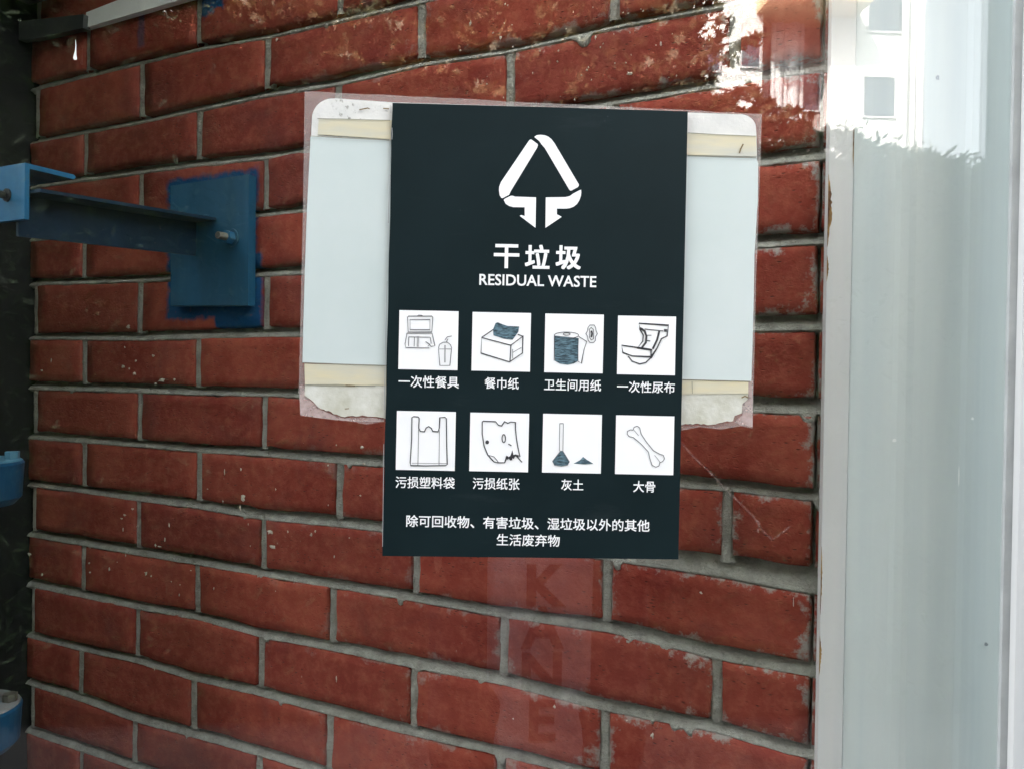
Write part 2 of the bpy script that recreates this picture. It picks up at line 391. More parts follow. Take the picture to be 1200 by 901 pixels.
# arm: an angle section, web upright and a flange along its top edge, drawn along local -y (out of the wall)
def arm_bm():
    bm = bmesh.new(); L = 0.249; dz = -0.0125; t = 0.004; fw = 0.043
    prof = [(ax, zb), (ax, zt), (ax + fw, zt), (ax + fw, zt - t), (ax + t, zt - t), (ax + t, zb)]
    A = [bm.verts.new((x, -0.016, z)) for x, z in prof]; B = [bm.verts.new((x, -0.016 - L, z + dz)) for x, z in prof]
    n = len(prof)
    for i in range(n): bm.faces.new((A[i], A[(i+1) % n], B[(i+1) % n], B[i]))
    bm.faces.new(A); bm.faces.new(B[::-1]); return bm
bmobj('arm', arm_bm(), M_blue, br, bevel=0.0008)
zc = 0.228 - 0.543
def end_channel():
    bm = bmesh.new(); x1 = 0.411; y = -0.272; t = 0.0055; h = 0.062
    prof = [(y, zc - h), (y, zc), (y + 0.058, zc), (y + 0.061, zc - t*0.5), (y + 0.058, zc - t), (y + t, zc - t), (y + t, zc - h)]
    A = [bm.verts.new((x1, a, b)) for a, b in prof]; B = [bm.verts.new((x1 - 0.12, a, b)) for a, b in prof]; n = len(prof)
    for i in range(n): bm.faces.new((A[i], B[i], B[(i+1) % n], A[(i+1) % n]))
    bm.faces.new(A[::-1]); bm.faces.new(B); return bm
bmobj('end_channel', end_channel(), M_bluel, br, bevel=0.001)
M_dark = plain('dark_hole', (0.01, 0.01, 0.012), 0.8)
def on_plane_local(px, py, off):
    x, z = Wp(px, py, off); return x, z
hx, hz = on_plane_local(8, 228, 0.2725)
bm = bmesh.new(); tube(bm, (hx, -0.2735, hz - .001), (hx, -0.270, hz - .001), 0.0075, n=16); bmobj('bolt_hole', bm, M_dark, br)
bm = bmesh.new(); tube(bm, (hx - 0.006, -0.315, hz), (hx - 0.002, -0.2745, hz - .001), 0.0042, n=12); bmobj('threaded_rod', bm, M_bolt, br, True)
nx_, nz_ = Wp(271, 279, .017)
bm = bmesh.new(); tube(bm, (nx_, -0.016, nz_), (nx_, -0.018, nz_), 0.0125, n=20); bmobj('washer', bm, M_blueg, br)
bm = bmesh.new(); tube(bm, (nx_, -0.018, nz_), (nx_, -0.027, nz_), 0.0095, n=6); nut = bmobj('nut', bm, M_bluel, br, bevel=0.0008)
bm = bmesh.new()
for i in range(9): tube(bm, (nx_, -0.027 - i*.0016, nz_), (nx_, -0.0282 - i*.0016, nz_), 0.0052, 0.0046, n=12)
bmobj('bolt_thread', bm, M_bolt, br)
bm = bmesh.new(); bmesh.ops.create_icosphere(bm, subdivisions=2, radius=0.005, matrix=Matrix.Translation((ax + .024, -0.0175, zt + .002)) @ Matrix.Diagonal((1.1, 0.8, .7, 1)))
bmobj('weld_bead', bm, M_blueg, br, True)

# ------------------------------------------------------------------ dark cabinet side, left of the wall, and beams overhead
M_black = plain('black_sheet_metal', (0.008, 0.008, 0.009), 0.8, 0, 0.2, 12, spec=.2)
cab = tag(boxo('metal_cabinet', -0.70, -0.016, -0.58, 0.25, -2.03, 1.2, M_black, None, 0.003), 'tall black sheet metal cabinet closing off the left end of the brick wall', 'cabinet')
cab.location = tuple(WO); cab.rotation_euler = (0, 0, -WA)
M_white = plain('white_trunking', (0.84, 0.86, 0.85), 0.5, var=0.06, scale=15)
def wall_bar(name, corners, off, depth, material, label, cat, bevel=.0015):
    pts = [Wp(px, py, off) for px, py in corners]
    o = bmobj(name, prism(pts, -off, -off + depth), material, bevel=bevel); o.location = tuple(WO); o.rotation_euler = (0, 0, -WA); tag(o, label, cat); return o
wall_bar('cable_trunking', [(99, 33), (101, 15), (180, -16), (330, -75), (330, -33), (212, 0)], 0.012, 0.010, M_white, 'white cable trunking slanting across the top of the brick wall', 'trunking')
M_dim = plain('weathered_dark_board', (0.085, 0.072, 0.065), 0.75, var=0.25, scale=20)
M_dimg = plain('shaded_trunking_grey', (0.045, 0.048, 0.048), 0.8, var=0.2, scale=20)  # darker copy of the trunking colour, with the corner's shade put into it
wall_bar('shaded_trunking', [(-60, 58), (-60, 40), (0, 28), (98, 17), (97, 33), (40, 46), (0, 49)], 0.020, 0.012, M_dimg, 'left stretch of the cable trunking, its shade put into the dark grey colour', 'rail')
aw = boxo('canopy', -0.70, 0.125, -0.42, -0.002, 0.052, 0.085, M_dim, None, 0.002); aw.location = tuple(WO); aw.rotation_euler = (0, 0, -WA)
boxo('added_shade_board', 0, 0.825, 0, 0.02, -0.32, -0.0005, M_dim, aw).location = (-0.70, -0.42, 0.052)  # added out of view to keep front light off the upper left bricks
tag(aw, 'dark wooden canopy board overhead in the top left corner', 'canopy')

# ------------------------------------------------------------------ stand pipe with two blue flanges at the left edge
sp_o = empty('stand_pipe', (-0.668, 1.0, 0))
tag(sp_o, 'upright pipe with blue bolted flanges beside the brick wall corner', 'pipe')
def lathe(prof, n=40):
    bm = bmesh.new(); rings = [[bm.verts.new((r*math.cos(2*math.pi*i/n), r*math.sin(2*math.pi*i/n), z)) for i in range(n)] for r, z in prof]
    for a, b in zip(rings, rings[1:]):
        for i in range(n): bm.faces.new((a[i], a[(i+1) % n], b[(i+1) % n], b[i]))
    bm.faces.new(rings[0][::-1]); bm.faces.new(rings[-1]); return bm
M_rub = plain('black_pipe', (0.03, 0.03, 0.032), 0.5)
bmobj('pipe', lathe([(0.030, 0), (0.030, 1.4)]), M_rub, sp_o, True)
M_rust = plain('pale_mottled_top', (0.26, 0.33, 0.35), 0.7, var=0.3, scale=50, c2=(0.17, 0.14, 0.12))
M_fl = painted('flange_blue_paint', (0.006, 0.055, 0.115)); M_flt = painted('pale_blue_top', (0.06, 0.16, 0.22), .5)  # top faces get a paler colour than the flange sides
for zz in (1.385, 1.080):
    f = bmobj('flange', lathe([(0.03, zz-.056), (0.048, zz-.054), (0.056, zz-.045), (0.058, zz-.008), (0.0585, zz-.003), (0.0565, zz)]), M_fl, sp_o)
    bmobj('gasket_face', lathe([(0.029, zz+.0004), (0.0565, zz+.0004), (0.054, zz+.002), (0.030, zz+.002)]), M_flt if zz > 1.2 else M_rust, f)
    for q in range(4):
        a = q*math.pi/2 + 0.42; x, y = .045*math.cos(a), .045*math.sin(a)
        bm = bmesh.new(); tube(bm, (x, y, zz+.002), (x, y, zz+.011), 0.0085, n=6); bmobj('bolt_head', bm, M_flt if zz > 1.2 else M_bolt, f, bevel=.0008)

# ------------------------------------------------------------------ white cladding, right of the wall
def clad(name, c, seam=False):
    k = N(name); v = k.coords(scale=(1, 1, 0.03)); v2 = k.coords()
    col = k.mix(k.ramp(k.noise(28, v, 5), 0.3, 0.7), tuple(x*q for x, q in zip(c, (.88, .93, .97))), tuple(x*1.05 for x in c))
    col = k.mix(k.math('MULTIPLY', k.ramp(k.noise(7, v2, 4), 0.5, 0.75), 0.12), col, tuple(x*0.8 for x in c))
    k.color(col); k.rough(0.55); k.bump(k.noise(3, v2, 2), 0.15, 0.01); k.b.inputs['Specular IOR Level'].default_value = 0.25
    return k.m
M_clad1 = clad('off_white_trim', (0.625, 0.60, 0.585)); M_clad2 = clad('pale_grey_cladding', (0.635, 0.655, 0.64)); M_frame = clad('white_upvc', (0.56, 0.56, 0.545))
PY = 0.765
def Xat(px, y, py=500):
    d = ray(px, py); return d.x * (y / d.y)
cl = empty('cladding', (0, PY, 0)); tag(cl, 'pale grey metal cladding panel beside the end of the brick wall', 'cladding')
xa, xb, xc = Xat(965.5, PY), Xat(995.5, PY), Xat(1240, PY + .004)
boxo('edge_trim', xa, xb - .0011, 0, 0.008, 0.0, 2.95, M_clad1, cl, .0012)
# panel with two shallow pressed folds
def panel(x0, x1):
    bm = bmesh.new(); prof = [(x0, .004), (x0+.040, .004), (x0+.046, .0049), (x0+.054, .0049), (x0+.060, .004), (x0+.105, .0045), (x0+.112, .0056), (x0+.146, .0056), (x0+.156, .004), (x1+1.2, .004)]
    A = [bm.verts.new((x, y, 0)) for x, y in prof]; B = [bm.verts.new((x, y, 2.95)) for x, y in prof]
    A2 = [bm.verts.new((prof[-1][0], .012, 0)), bm.verts.new((x0, .012, 0))]; B2 = [bm.verts.new((prof[-1][0], .012, 2.95)), bm.verts.new((x0, .012, 2.95))]
    AA = A + A2; BB = B + B2; n = len(AA)
    for i in range(n): bm.faces.new((AA[i], AA[(i+1) % n], BB[(i+1) % n], BB[i]))
    bm.faces.new(AA); bm.faces.new(BB[::-1]); return bm
bmobj('cladding_sheet', panel(xb + .0011, xc), M_clad2, cl)
# rust weeping from the joint with the brick and at the seam
def rust_mat():
    k = N('rust_stain'); v = k.coords(scale=(1, 1, .4)); k.color(k.mix(k.ramp(k.noise(120, v, 4), .35, .65), (0.10, 0.035, 0.012), (0.50, 0.30, 0.10))); k.rough(.9)
    return k.m
M_rs = rust_mat()
def zat(py, y): return CAM.z + (ray(980, py).z) * y / ray(980, py).y
V, Fc = [], []
for (x0, w, p0, p1) in [(xa-.0004, .0036, 205, 290), (xa-.0004, .0016, 300, 330), (xa-.0004, .0018, 745, 790), (xa-.0004, .0012, 640, 720)]:
    n = 26; b = len(V)
    for i in range(n+1):
        t = i/n; z = zat(p0 + (p1-p0)*t, PY); ww = 1.2 * w * math.sin(math.pi*min(1, max(.02, t))) * R.uniform(.45, 1) + .0003
        V += [(x0, -.0005, z), (x0+ww, -.0005, z)]
    for i in range(n): Fc.append((b+2*i, b+2*i+2, b+2*i+3, b+2*i+1))
n = 12; b = len(V)
for i in range(n+1):
    z = zat(148 + 50*i/n, PY); ww = .0012*math.sin(math.pi*(.05+.9*i/n))*R.uniform(.5, 1)
    V += [(xb-.0012-ww, -.0005, z), (xb-.0012, -.0005, z)]
for i in range(n): Fc.append((b+2*i, b+2*i+2, b+2*i+3, b+2*i+1))
o = mesh('rust_streaks', V, Fc, M_rs, cl); o['kind'] = 'stuff'
# small chips on the cladding
def chips(name, lst, off, parent, mat_, plane):
    V, Fc = [], []
    for px, py, w, h in lst:
        b = len(V); n = 8
        for i in range(n):
            a = 2*math.pi*i/n; q = R.uniform(.7, 1.1); x = Xat(px + math.cos(a)*w/2*q, plane, py); V.append((x, off, zat(py + math.sin(a)*h/2*q, plane)))
        Fc.append(tuple(range(b, b+n)))
    o = mesh(name, V, Fc, mat_, parent); o['kind'] = 'stuff'
M_chipw = plain('white_chip', (0.85, 0.85, 0.84), .6); M_chipd = plain('grey_speck', (0.22, 0.24, 0.26), .7)
chips('paint_chips', [(1050, 515, 6, 5), (1142, 488, 4, 4), (1126, 555, 2, 26)], .0034, cl, M_chipw, PY)
chips('dark_specks', [(1158, 753, 5, 5), (1101, 88, 5, 7)], .0033, cl, M_chipd, PY)
# white window frame in front of the pane
fr = empty('window_frame', (0, 0, 0)); tag(fr, 'white window frame post at the right edge of the pane', 'window frame')
FY = 0.672
fx = Xat(1186.5, FY + .026, 450)
bm = prism([(0, 0), (1, 0), (1, 1), (0, 1)], 0, 1); bm.free()
def post(x0, x1, y0, y1, z0, z1, material, parent, name, bev=.004):
    return boxo(name, x0, x1, y0, y1, z0, z1, material, parent, bev)
post(fx, fx + 0.075, FY + .014, FY + 0.026, 0.05, 2.75, M_frame, fr, 'jamb')
post(fx - 0.0065, fx - 0.0002, FY + 0.022, FY + 0.0262, 0.05, 2.75, plain('grey_seal', (0.36, 0.38, 0.38), .7), fr, 'rubber_seal', .001)

# ------------------------------------------------------------------ glass pane
def glass_material():
    k = N('window_glass'); t = k.t; t.nodes.remove(k.b)
    g = k.n('ShaderNodeNewGeometry'); dp = k.n('ShaderNodeVectorMath', op='DOT_PRODUCT'); k.l(g.outputs['Normal'], dp.inputs[0]); k.l(g.outputs['Incoming'], dp.inputs[1])
    c = k.math('SUBTRACT', 1.0, k.math('ABSOLUTE', dp.outputs['Value']), clamp=True)
    F0 = 0.038
    fr_ = k.math('ADD', k.math('MULTIPLY', k.math('POWER', c, 5.0), 1 - F0), F0)
    tr_ = k.n('ShaderNodeBsdfTransparent'); tr_.inputs[0].default_value = (0.965, 0.98, 0.97, 1)
    gl = k.n('ShaderNodeBsdfGlossy'); gl.inputs['Roughness'].default_value = 0.0; gl.inputs[0].default_value = (1, 1, 1, 1)
    mx = k.n('ShaderNodeMixShader'); k.l(fr_, mx.inputs[0]); k.l(tr_.outputs[0], mx.inputs[1]); k.l(gl.outputs[0], mx.inputs[2]); k.l(mx.outputs[0], k.o.inputs[0])
    return k.m
M_glass = glass_material()
pane = tag(boxo('glass_pane', -0.95, 0.62, 0.0, 0.005, -1.42, 1.22, M_glass), 'large clear glass pane in front of the brick wall reflecting buildings and trees', 'window')
pane.location = tuple(GO); pane.rotation_euler = (0, 0, GB)
pe = pane
def G(px, py, off): x, z = S(px, py, off); return x, z
def flat(name, poly_px, off, thick, material, parent, local=None):
    pts = [G(px, py, off) for px, py in poly_px]
    return bmobj(name, prism(pts, -off, -off + thick), material, parent)
# scratches and a dribble on the glass
def stroke_mesh(lines, width_px, off, closed=False):
    """ribbon along pixel polylines lying on the pane"""
    V, Fc = [], []
    for ln in lines:
        if len(ln) == 2 and isinstance(ln[1], (int, float)): continue
        w = width_px
        if isinstance(ln[0], (int, float)): w = ln[0]; ln = ln[1]
        n = len(ln); b = len(V)
        for i, (x, y) in enumerate(ln):
            a = ln[max(0, i-1)]; c = ln[min(n-1, i+1)]
            if ln[0] == ln[-1] and n > 3:
                if i == 0: a = ln[-2]
                if i == n-1: c = ln[1]
            dx, dy = c[0]-a[0], c[1]-a[1]; l = math.hypot(dx, dy) or 1; nx, ny = -dy/l*w/2, dx/l*w/2
            # mitre
            if 0 < i < n-1:
                d1 = (ln[i][0]-ln[i-1][0], ln[i][1]-ln[i-1][1]); d2 = (ln[i+1][0]-ln[i][0], ln[i+1][1]-ln[i][1])
                l1 = math.hypot(*d1) or 1; l2 = math.hypot(*d2) or 1
                cs = max(.45, math.sqrt(max(0, (1 + (d1[0]*d2[0]+d1[1]*d2[1])/(l1*l2))/2))); nx /= cs; ny /= cs
            p = G(x+nx, y+ny, off); q = G(x-nx, y-ny, off); V += [(p[0], -off, p[1]), (q[0], -off, q[1])]
        for i in range(n-1): Fc.append((b+2*i, b+2*i+1, b+2*i+3, b+2*i+2))
    return V, Fc
def haze_mat(name, c, alpha, scale=60, lo=.3, hi=.7, grain=1.0):
    k = N(name); k.color(c); k.rough(.6); v = k.coords()
    a = k.math('MULTIPLY', k.ramp(k.noise(scale, v, 5), lo, hi), alpha*grain)
    k.l(k.math('ADD', a, alpha*(1-grain)), k.b.inputs['Alpha']); return k.m
M_scr = haze_mat('scratch', (0.75, 0.55, 0.5), 0.15, 300, .35, .6)
V, Fc = stroke_mesh([[(797, 517), (812, 534), (835, 556), (850, 572), (868, 590), (884, 606), (893, 621), (905, 632), (914, 626), (926, 616)], [(884, 606), (890, 612), (888, 624)]], 2.2, .0004)
mesh('scratch', V, Fc, M_scr, pane)
V, Fc = stroke_mesh([[(514, 771), (520, 776), (528, 780), (538, 786), (548, 790)], [(524, 774), (535, 781), (545, 784)]], 1.3, .0004)
mesh('scratch', V, Fc, M_scr, pane)
M_drip = plain('white_dribble', (0.82, 0.80, 0.76), .6)
V, Fc = [], []
for i, (x, y, w) in enumerate([(88.5, 47, .5), (89, 54, .9), (88.6, 60, 1.6), (88, 65, 3.2), (88, 68.5, 4.6), (88.3, 70.5, 3.0)]):
    for s_ in (-1, 1):
        p = G(x + s_*w/2, y, .0006); V.append((p[0], -.0006, p[1]))
for i in range(5): Fc.append((2*i, 2*i+1, 2*i+3, 2*i+2))
mesh('white_dribble', V, Fc, M_drip, pane)

# ------------------------------------------------------------------ backing board and old tapes on the pane
board = empty('backing_board', tuple(GO), GB)
tag(board, 'pale blue white plastic board taped to the glass behind the dark poster', 'board')
M_film = haze_mat('old_plastic_film', (0.66, 0.60, 0.57), 0.24, 8, .2, .8, .35); M_film.node_tree.nodes['Principled BSDF'].inputs['Roughness'].default_value = .3
def jag(p, q, n, amp):
    o = []
    for i in range(n):
        t = i/n; o.append((p[0]+(q[0]-p[0])*t + R.uniform(-amp, amp)*(i > 0)*.4, p[1]+(q[1]-p[1])*t + R.uniform(-amp, amp)*(i > 0)))
    return o
film_poly = [(357, 107)] + jag((357,107),(893,134),30,.5)[1:] + [(893, 134)] + jag((893,134),(889,250),8,.3)[1:] + [(889, 250), (886, 330), (884, 420), (882, 502), (868, 499), (845, 503), (820, 500), (800, 504), (640, 500), (450, 494), (430, 497), (405, 492), (380, 490), (352, 487), (350, 460), (352, 380), (355, 250)]
flat('plastic_film', film_poly, .0004, .0003, M_film, board)
def strip_mat():
    k = N('mouldy_white_foam'); v = k.coords(); c = k.mix(k.ramp(k.noise(30, v, 4), .3, .7), (0.60, 0.60, 0.57), (0.74, 0.73, 0.69))
    sep = k.n('ShaderNodeSeparateXYZ'); k.l(v, sep.inputs[0])
    spots = k.math('MULTIPLY', k.ramp(k.noise(260, v, 5, .7), .56, .66), k.ramp(k.noise(45, v, 3), .45, .6))
    spots = k.math('MULTIPLY', spots, k.ramp(sep.outputs[0], -.09, -.115))
    k.color(k.mix(k.math('MULTIPLY', spots, .8), c, (0.10, 0.095, 0.06))); k.rough(.8); k.bump(k.noise(200, v, 4), .3, .001); return k.m
def arc(cx, cy, rx, ry, a0, a1, n=10): return [(cx + rx*math.cos(D2R(a0+(a1-a0)*i/n)), cy - ry*math.sin(D2R(a0+(a1-a0)*i/n))) for i in range(n+1)]
upper = [(364.5, 162)] + arc(389, 140, 23.5, 24, 172, 95, 10) + [(393, 115.7), (460, 120.5), (640, 126), (806, 132.3), (866, 134.5)] + arc(868, 151, 18, 16.5, 88, 12, 8) + [(886.5, 160), (887, 186)]
flat('foam_strip', upper + [(800, 184), (450, 165)], .0010, .0006, strip_mat(), board)
M_board = plain('pale_blue_board', (0.545, 0.62, 0.60), .42, var=.025, scale=9, bump=.04, c2=(0.585, 0.645, 0.63))
flat('board_sheet', [(364, 160.5), (640, 175), (886.5, 186), (888.5, 192), (888, 235), (884, 300), (883.3, 350), (882, 400), (880.5, 447), (800, 445), (640, 436), (452, 428), (440, 427.6), (354.5, 425), (355.5, 380), (357.5, 310), (360, 240)], .0012, .0007, M_board, board)
def tape_mat():
    k = N('yellowed_tape'); v = k.coords(scale=(1, 1, 1)); vs = k.coords(scale=(.3, 1, 2))
    c = k.mix(k.ramp(k.noise(24, vs, 4), .35, .65), (0.52, 0.52, 0.45), (0.66, 0.58, 0.36)); c = k.mix(k.math('MULTIPLY', k.ramp(k.noise(90, vs, 5), .5, .8), .5), c, (0.5, 0.49, 0.42))
    k.color(c); k.rough(.5); k.bump(k.noise(60, vs, 4), .2, .001); return k.m
M_tape = tape_mat()
flat('tape', [(373.5, 139.5), (457, 141.5), (640, 149), (806, 156.5), (886, 160), (886.5, 184), (806, 182), (640, 173), (456, 163.5), (372.5, 158)], .0018, .0005, M_tape, board)
flat('tape', [(356.8, 426.3), (452, 428.8), (640, 437), (800, 445.5), (877, 447.5), (877, 461), (845, 461.5), (800, 462), (640, 456), (452, 452), (440, 451), (420, 452), (357.3, 451)], .0018, .0005, M_tape, board)
M_resid = plain('adhesive_residue', (0.52, 0.51, 0.40), .75, var=.12, scale=45, bump=.5, c2=(0.68, 0.68, 0.62))
low = [(357.3, 449), (452, 450), (640, 455), (800, 460), (877, 459), (876, 468), (870, 473), (869, 484), (861, 487), (859, 493), (845, 495), (832, 497.5), (818, 496), (800, 497.5), (720, 496), (640, 493), (452, 490.5), (446, 489), (438, 488), (428, 487), (414, 487), (404, 488.5), (398, 487), (391, 485), (385, 481), (376, 479), (370, 474), (366.5, 470), (361, 466), (357, 463)]
pts = []
for a, b in zip(low, low[1:] + low[:1]):
    pts.append(a); L_ = math.hypot(b[0]-a[0], b[1]-a[1])
    if a[1] > 455 and L_ > 4:
        for i in range(1, int(L_ // 3)): t = i / (L_ // 3); pts.append((a[0]+(b[0]-a[0])*t, a[1]+(b[1]-a[1])*t + R.uniform(-1, 1)))
flat('adhesive_residue', pts, .0014, .0006, M_resid, board)
M_redg = haze_mat('torn_film', (0.62, 0.50, 0.47), 0.55, 90, .3, .6, .7)
flat('torn_film', [(351, 452), (356, 452), (357, 463), (366, 471), (376, 480), (390, 486), (404, 490), (436, 489), (450, 491), (450, 494), (420, 494), (395, 492), (370, 489), (352, 486)], .0007, .0002, M_redg, board)
flat('torn_film', [(877, 447), (882, 446), (882, 500), (868, 498), (861, 494), (870, 486), (870, 474), (877, 464)], .0007, .0002, M_redg, board)
M_stain = plain('brown_stain', (0.16, 0.11, 0.04), .8)
V, Fc = stroke_mesh([(1.6, [(866.5, 180), (868, 175), (871, 169)]), (1.3, [(421, 129), (431, 127), (433, 128)]), (1.4, [(449, 127.5), (456, 128)]), (1, [(404, 479), (409, 478.5)]), (1.5, [(869, 466), (873, 464), (877, 466)]), (1, [(405, 451.5), (416, 452)])], 1.2, .0026)
mesh('brown_stain', V, Fc, M_stain, board)['kind'] = 'stuff'
M_line = plain('dirt_line', (0.22, 0.22, 0.17), .8)
V, Fc = stroke_mesh([(.7, [(372, 139.3), (400, 139.8), (430, 140.7), (457, 141.4)]), (.8, [(364, 159.8), (400, 162), (456, 164.5)]), (.7, [(806, 156), (840, 158), (886, 160)]), (.8, [(806, 183), (840, 184.3), (886, 185.5)]), (.9, [(355, 425), (400, 426.8), (452, 428.6)]), (.9, [(800, 444.8), (840, 445.8), (879, 446.8)]), (.6, [(357, 451), (395, 450.5), (440, 452.5)]), (.6, [(811, 447), (811.5, 461)])], .8, .0024)
mesh('dirt_line', V, Fc, M_line, board)['kind'] = 'stuff'

# ------------------------------------------------------------------ the poster
poster = empty('poster', tuple(GO), GB)
tag(poster, 'dark green residual waste sorting poster with white icons stuck on the glass', 'poster')
def poster_mat():
    k = N('poster_dark_green'); v = k.coords()
    dv = k.n('ShaderNodeTexVoronoi'); dv.inputs['Scale'].default_value = 140; k.l(v, dv.inputs['Vector'])
    dust = k.math('MULTIPLY', k.ramp(dv.outputs['Distance'], .13, .05), k.ramp(k.noise(30, v, 3), .62, .72))
    scuff = k.math('MULTIPLY', k.ramp(k.noise(16, k.coords(scale=(.5, 1, 2.5)), 6, .75), .60, .80), .25)
    c = k.mix(k.ramp(k.noise(12, v, 3), .35, .65), (0.0055, 0.0135, 0.0155), (0.0072, 0.0165, 0.0190))
    k.color(k.mix(k.math('ADD', k.math('MULTIPLY', dust, .6), scuff, True), c, (0.05, 0.062, 0.066)))
    k.rough(.5); k.bump(k.noise(5, v, 2), .1, .004); k.b.inputs['Specular IOR Level'].default_value = .12; return k.m
PO = .0046
edgeL = [(460, 121)] + [(460 - 12*t/530 + (1.2*math.exp(-((t-35)/18)**2)*-1 + .5*math.sin(t/17)*.6), 121+t) for t in range(8, 526, 9)] + [(448, 651)]
sheet = flat('sheet', edgeL + [(795, 655), (806, 131), (640, 126)], PO, .0012, poster_mat(), poster)
V, Fc = stroke_mesh([(.8, [(459.3, 150), (459.6, 158), (459.2, 164)]), (.9, [(457.3, 205), (456.0, 235), (455.0, 262)]), (.7, [(453.8, 330), (452.0, 400), (450.4, 480)]), (.6, [(449.8, 520), (448.3, 640)])], .8, PO + .0003)
mesh('paper_edge', V, Fc, plain('worn_paper_edge', (.35, .37, .37), .7, bump=0), poster)['kind'] = 'stuff'
M_ink = plain('white_print', (0.90, 0.90, 0.895), .5, var=.01, scale=20, bump=0)
M_cell = plain('white_square_print', (0.90, 0.90, 0.895), .5, var=.01, scale=20, bump=0)
M_blk = plain('black_line_print', (0.035, 0.035, 0.04), .55, bump=0); M_gry = plain('grey_line_print', (0.15, 0.15, 0.155), .55, bump=0)
TH = math.atan2(10, 346) * .5 + math.atan2(4, 347) * .5
def text(body, cx, cy, w, h, name='lettering', bold=0.0, off=PO + .00025, material=None, rot=None, parent=None):
    c = bpy.data.curves.new('tmp', 'FONT'); c.body = body; c.size = 1; c.resolution_u = 3
    o = bpy.data.objects.new('tmp', c); COL.objects.link(o); bpy.context.view_layer.update()
    me = bpy.data.meshes.new_from_object(o); bpy.data.objects.remove(o)
    co = np.array([v.co[:] for v in me.vertices]); mn = co.min(0); mx = co.max(0); ctr = (mn + mx)/2; sc = (mx - mn)
    a = TH if rot is None else rot; ca, sa = math.cos(a), math.sin(a)
    V, Fc = [], []; w -= 2*bold; h -= 2*bold
    for q, (sx_, sy_) in enumerate(((0, 0), (-1, -1), (1, -1), (-1, 1), (1, 1), (-1, 0), (1, 0), (0, 1), (0, -1)) if bold else ((0, 0),)):
        b = len(V)
        for v in co:
            x = (v[0] - ctr[0]) / sc[0] * w + sx_*bold; y = -(v[1] - ctr[1]) / sc[1] * h + sy_*bold
            px, py = cx + x*ca - y*sa, cy + x*sa + y*ca
            oo = off + q*.000012; p = G(px, py, oo); V.append((p[0], -oo, p[1]))
        for f in me.polygons: Fc.append(tuple(b + i for i in f.vertices))
    return mesh(name, V, Fc, material or M_ink, parent or poster)
for ch_, x_, w_ in (('干', 593.6, 30.0), ('垃', 629.7, 29.0), ('圾', 666.0, 29.6)): text(ch_, x_, 301.3 + (x_ - 629.7)*.02, w_, 28.2, bold=.75)
text('RESIDUAL WASTE', 630.3, 329.2, 137.2, 13.2, bold=.28)
for b_, x, y, w, h in (('一次性餐具', 502.4, 447.5, 70.9, 14), ('餐巾纸', 588, 449.2, 40, 13.6), ('卫生间用纸', 671, 451.2, 66.8, 13.6), ('一次性尿布', 757, 453.6, 67.8, 13.4),
                       ('污损塑料袋', 498.2, 565.2, 69.5, 13.8), ('污损纸张', 581.4, 566.4, 55, 13.8), ('灰土', 670.7, 567.8, 26, 13.2), ('大骨', 755, 569.8, 25.8, 13.4),
                       ('除可回收物、有害垃圾、湿垃圾以外的其他', 618.7, 612.8, 285.3, 14.2), ('生活废弃物', 619, 632.6, 74, 14)):
    text(b_, x, y, w, h, bold=.16 if h < 14.1 else .2)
def polys(lst, off, k=1.0, ox=0, oy=0):
    bm = bmesh.new()
    for pl in lst:
        vs = []
        for x, y in pl:
            p = G(ox + x/k, oy + y/k, off); vs.append(bm.verts.new((p[0], -off, p[1])))
        bm.faces.new(vs)
    bm.normal_update(); bmesh.ops.triangulate(bm, faces=bm.faces)
    return bm
def fmesh(bm, name, material, parent):
    for f in bm.faces:
        f.normal_update()
        if f.normal.y > 0: f.normal_flip()
    me = bpy.data.meshes.new(name); bm.to_mesh(me); bm.free(); me.materials.append(material)
    o = bpy.data.objects.new(name, me); link(o, parent); return o
K = 3.915
emb = [[(312,139),(318,133),(324,133),(352,153),(354,159),(350,171),(228,372),(222,386),(192,402),(186,401),(178,388),(175,366),(176,350),(184,328)],
       [(337,121),(348,113),(365,111),(385,113),(402,120),(416,131),(430,150),(541,338),(541,346),(536,352),(508,367),(501,367),(497,362),(386,173),(370,155),(360,140)],
       [(197,410),(204,403),(230,391),(238,391),(250,395),(345,398),(343,538),(270,483),(277,479),(293,484),(293,444),(240,443),(222,438),(206,428)],
       [(390,398),(480,397),(500,392),(515,381),(545,365),(552,363),(553,375),(551,392),(544,412),(533,429),(518,441),(500,448),(485,450),(441,450),(441,476),(455,483),(463,488),(388,538)]]
fmesh(polys(emb, PO + .00025, K, 540, 130), 'recycling_emblem', M_ink, poster)
sq = [(502.1,398.9,69.4,69),(587.4,400.8,68.6,68.6),(672.7,402.7,68.6,68.6),(757.6,405,68,68.6),(499,516.2,69.2,69),(585,518,69,68.6),(670.3,519.5,69,68.8),(755.5,521.3,68.4,68.8)]
cells = []
for cx, cy, w, h in sq:
    ca, sa = math.cos(TH), math.sin(TH); c = []
    for a, b in ((-1,-1),(1,-1),(1,1),(-1,1)):
        x, y = a*w/2, b*h/2; c.append((cx + x*ca - y*sa, cy + x*sa + y*ca))
    cells.append(fmesh(polys([c], PO + .00022), 'icon_square', M_cell, poster))
KI = 6.857
def ic(idx, ox, oy, lines, w=5, mat_=None, name='icon_drawing'):
    ln = []
    for q in lines:
        ww = w
        if isinstance(q[0], (int, float)): ww, q = q
        ln.append((ww/KI, [(ox + x/KI, oy + y/KI) for x, y in q]))
    V, Fc = stroke_mesh(ln, 1, PO + .0006)
    o = mesh(name, V, Fc, mat_ or M_blk, cells[idx]); return o
def fill(idx, ox, oy, pls, mat_, name='icon_fill', off=PO + .00042): return fmesh(polys(pls, off, KI, ox, oy), name, mat_, cells[idx])
